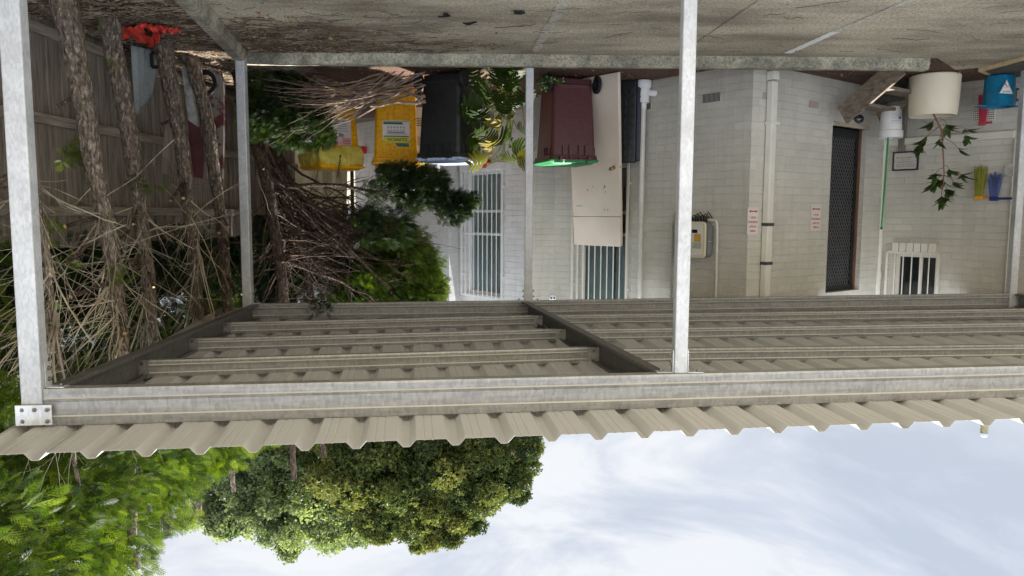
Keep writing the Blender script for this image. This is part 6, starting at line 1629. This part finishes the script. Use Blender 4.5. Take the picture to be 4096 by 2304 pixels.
# broad trees rising behind the carport
def bigtree(name, label, cen, R, n, per, tm, tmpl, mat, size, blobs, trad, seed):
    r = np.random.default_rng(seed); pts = []; rad = []; 
    cx, cy, cz = cen
    tb = Vector((cx, cy, -0.05)); limbs = [([tb, Vector((cx+0.1, cy, cz*0.4)), Vector((cx, cy, cz*0.75)), Vector((cx-0.1, cy, cz*1.05))], [trad, trad*0.8, trad*0.55, trad*0.2])]
    for (bx, by, bz, br) in blobs:
        k = max(4, int(n*br*br)); d = unit(r.normal(size=(k, 3))); pts.append(np.array([bx, by, bz]) + d*br*r.uniform(0.35, 1.0, (k, 1))*np.array([1, 1, 0.85])); rad.append(r.uniform(0.22, 0.5, k)*br**0.4)
        s_ = Vector((cx, cy, min(bz*0.7, cz*0.8))); e_ = Vector((bx, by, bz)); limbs.append(([s_, s_.lerp(e_, 0.5)+Vector((0, 0, -0.2)), e_], [trad*0.45, trad*0.28, trad*0.1]))
    return mass(name, label, 'tree', tb, np.vstack(pts), np.concatenate(rad), per, tm, tmpl, mat, size, None, limbs)
def B(tx, ty, Y, r): p = U(tx, ty, Y); return (p.x, p.y, p.z, r)
gum = [B(900, 2060, 17, 0.6), B(860, 2100, 17, 0.5), B(830, 2020, 17, 0.6), B(960, 1990, 17, 0.9), B(1080, 2040, 17, 0.8), B(1150, 2080, 17, 0.75), B(1210, 2120, 17, 0.65), B(1200, 2000, 17, 1.0), B(1300, 2070, 17, 0.8), B(1400, 2050, 17, 0.8), B(1430, 2110, 17, 0.5), B(1350, 1950, 17, 1.1), B(1050, 1920, 17, 1.0), B(1180, 1880, 17, 1.0), B(1470, 2010, 17, 0.7), B(900, 1900, 17.5, 1.0), B(1330, 2130, 17, 0.4), B(1030, 2100, 17, 0.5), B(1100, 1800, 17, 1.2), B(900, 1760, 17, 1.2), B(1480, 1900, 17.5, 1.0)]
p = U(1180, 1500, 17.3); bigtree('gum_tree', 'grey-green broad tree rising behind the roof between the bright conifers and the olive tree', (p.x, 17.3, 7.0), None, 19, 95, 0.5, LT, M_GUM, (0.13, 0.22), gum, 0.2, 5)
oli = [B(1650, 1900, 15, 1.2), B(1500, 1880, 15, 1.0), B(1800, 1880, 15, 1.1), B(1940, 1850, 15, 0.9), B(2050, 1830, 15, 0.62), B(2100, 1795, 15, 0.42), B(1700, 2040, 15, 0.7), B(1770, 2080, 15, 0.5), B(1720, 2130, 15, 0.30), B(1840, 2010, 15, 0.62), B(1620, 2020, 15, 0.5), B(1560, 2080, 15, 0.35), B(1520, 2000, 15, 0.55), B(1920, 1960, 15, 0.5), B(2045, 1935, 15, 0.32), B(1420, 1960, 15, 0.7), B(1330, 1860, 15, 0.8), B(1900, 1760, 15, 0.9), B(1700, 1780, 15, 1.0), B(1500, 1760, 15, 1.0), B(1350, 1740, 15, 0.8), B(1810, 2110, 15, 0.25), B(2085, 1730, 15, 0.5)]
ro = random.Random(77)
for (x, y) in ((1380, 2010), (1450, 2050), (1500, 2090), (1560, 2120), (1640, 2110), (1690, 2170), (1740, 2175), (1790, 2150), (1850, 2090), (1880, 2060), (1950, 2010), (1990, 1975), (2040, 1960), (2075, 1900), (2100, 1850), (2130, 1800), (2120, 1760), (1340, 1960), (1600, 2090), (1900, 2020)):
    oli.append(B(x + ro.uniform(-18, 18), y + ro.uniform(-30, 12), 15 + ro.uniform(-.4, .4), ro.uniform(0.12, 0.26)))
p = U(1700, 1500, 15.2); bigtree('olive_tree', 'dense olive and yellow-green tree rising behind the roof against the clouds', (p.x, 15.3, 6.2), None, 24, 110, 0.5, LT2, M_OLIVE, (0.10, 0.17), oli, 0.2, 8)

# ================================================================== LITTER
def litter_sticks(name, n, area, z, r, mat, seed):
    rnd = random.Random(seed); m = MB()
    for i in range(n):
        p = area(rnd)
        if p is None: continue
        l = rnd.triangular(0.04, 0.42, 0.12); a = rnd.gauss(0.15, 0.5); d = Vector((math.cos(a), math.sin(a), 0))
        q = [p + d*(l*(k/3-0.5)) + Vector((0, 0, z + abs(rnd.gauss(0, 0.008)))) + Vector((-d.y, d.x, 0))*rnd.gauss(0, 0.012) for k in range(4)]
        m.tube(q, [r*rnd.uniform(0.5, 1.3)]*4, 3, cap=False)
    o = m.build(name, mat); tag(o, kind='stuff'); return o
def a_bed(rnd):
    d = rnd.uniform(4.2, 9.6); la = rnd.uniform(-3.95, kx(min(d, 7.6))-0.16) if d < 7.7 else rnd.uniform(-3.9, -2.3)
    return L(la, d, 0)
def a_slab(rnd):
    d = 7.68 - abs(rnd.gauss(0, 0.62)); u = abs(rnd.gauss(0, 1.0))
    la = kx(d) + 0.02 + u*(1.0 if d > 7.2 else 0.75)
    return L(la, d, 0) if d > 4.8 else None
litter_sticks('twig_litter', 2600, a_bed, -0.004, 0.0028, M_TWIG, 2)
litter_sticks('twig_litter', 900, a_bed, 0.0, 0.004, M_TWIGD, 12)
litter_sticks('twig_litter', 560, a_slab, 0.006, 0.0024, M_TWIGD, 3)
litter_sticks('twig_litter', 240, a_slab, 0.006, 0.0026, M_TWIG, 13)
def leaf_litter(n, area, seed, z, size=(0.025, 0.06), mat=M_LITTER, name='leaf_litter'):
    rnd = random.Random(seed); P = []
    for i in range(n):
        p = area(rnd)
        if p is not None: P.append((p.x, p.y, z + rnd.uniform(0, 0.012)))
    P = np.array(P); k = len(P); D = rng.normal(size=(k, 3)); D[:, 2] *= 0.15; Uu_ = rng.normal(size=(k, 3))*0.25; Uu_[:, 2] += 1
    lv_, lf_2 = leaf_verts(1.0, 0.62, 0.3, 3)
    v, f = instance(lv_, lf_2, P, frames(D, Uu_), rng.uniform(size[0], size[1], k)); o = np_mesh(name, v, f, mat, None, np.repeat(rng.uniform(0, 1, k), len(lv_))); tag(o, kind='stuff'); return o
leaf_litter(900, a_bed, 4, -0.002)
leaf_litter(220, a_slab, 5, 0.006)
leaf_litter(2600, a_bed, 6, -0.006, (0.015, 0.035))
leaf_litter(420, lambda r: L(r.uniform(-2.0, 5.0), r.uniform(7.95, 9.0), 0), 7, -0.004, (0.015, 0.045))
leaf_litter(520, a_slab, 8, 0.005, (0.008, 0.02))
leaf_litter(420, lambda r: L(r.uniform(-2.2, 5.0), r.uniform(3.5, 7.6), 0), 31, 0.004, (0.006, 0.022))
litter_sticks('twig_litter', 70, lambda r: L(r.uniform(-1.5, 4.5), r.uniform(4.5, 7.6), 0), 0.005, 0.0022, M_TWIGD, 44)
# crumpled red bag
t = thing('red_bag', L(-3.2, 6.6, 0), 'crumpled red plastic bag lying on the mulch between two conifer trunks', 'bag')
def bagsheet(corners, seed, th=0.0):
    rnd = random.Random(seed); n = 16; A, Bq, C, Dd = corners; vs = []
    for j in range(n+1):
        for i in range(n+1):
            a = i/n; b = j/n; p = A.lerp(Bq, a).lerp(Dd.lerp(C, a), b)
            h = 0.045*abs(math.sin(5.2*a+seed)*math.cos(4.3*b+seed*2)) + 0.02*abs(math.sin(13*a-7*b+seed)) + rnd.uniform(0, 0.008)
            vs.append(p + Vector((rnd.uniform(-.006, .006), rnd.uniform(-.006, .006), h)))
    m = MB(); m.add(vs, [(j*(n+1)+i, j*(n+1)+i+1, (j+1)*(n+1)+i+1, (j+1)*(n+1)+i) for j in range(n) for i in range(n)]); return m
g_ = lambda x, y, z=0.02: G(x, y, z)
bagsheet((g_(444, 105), g_(565, 85), g_(600, 150), g_(475, 128)), 1).build('bag_body', M_RED, t, smooth=True)
bagsheet((g_(560, 80), g_(660, 95), g_(655, 118), g_(565, 92)), 2).build('bag_side', M_RED, t, smooth=True)
bagsheet((g_(575, 125), g_(655, 108), g_(628, 150), g_(590, 160)), 3).build('bag_side', M_RED, t, smooth=True)
bagsheet((g_(585, 150), g_(612, 145), g_(622, 182), g_(606, 176)), 4).build('bag_corner', M_RED, t, smooth=True)
m = bagsheet((g_(650, 98), g_(722, 106), g_(720, 112), g_(655, 108)), 5); m.build('bag_handle', M_RED, t, smooth=True)
m = bagsheet((g_(458, 100), g_(490, 106), g_(475, 128), g_(452, 112)), 6); m.build('white_print', M_WHITE, t, smooth=True)
# dark scraps on the slab
for (x, y, s_, lb) in ((1772, 55, 0.12, 'small dark knotted scrap lying on the concrete slab'), (1880, 90, 0.13, 'long flat dark leaf scrap on the concrete slab'), (2078, 44, 0.09, 'dark and pale curled scrap on the slab nearest the pale joint line')):
    p = G(x, y, 0.005); t = thing('ground_scrap', p, lb, 'scrap', 0, 'dark scraps on the slab'); m = MB(); rnd = random.Random(x)
    if x == 1880: m.tube([p + Vector((s_*(0.5-k/5), 0.03*math.sin(k), 0.004)) for k in range(6)], [0.003, 0.010, 0.013, 0.010, 0.008, 0.002], 6)
    else:
        for j in range(3): m.tube([p + Vector((rnd.uniform(-.5, .5)*s_, rnd.uniform(-.5, .5)*s_, 0.006 + 0.01*rnd.random())) for k in range(5)], 0.007, 6)
    m.build('scrap', M_RUBBER, t, smooth=True)
# pale broken pieces by the kerb
for (x, y, w_) in ((2660, 300, 0.16), (1530, 300, 0.09)):
    p = G(x, y, 0.0); p.y = 8.12 if x > 2000 else 8.1; m = MB(); m.box(p + Vector((0, 0, 0.02)), (w_, 0.07, 0.035), (Vector((0.97, 0.2, 0)).normalized(), Vector((-0.2, 0.97, 0)).normalized(), Z3))
    tag(m.build('stone_chip', mat_noise('tan_stone', srgb(176, 152, 112), srgb(206, 186, 150), 12, 0.9, 0, 0.5), bevel=0.012), 'pale tan broken stone chip on the mulch ' + ('beside the foot of the wall pipe' if x > 2000 else 'in front of the clinical bin'), 'stone', 'stone chips on the mulch')
print('things done')
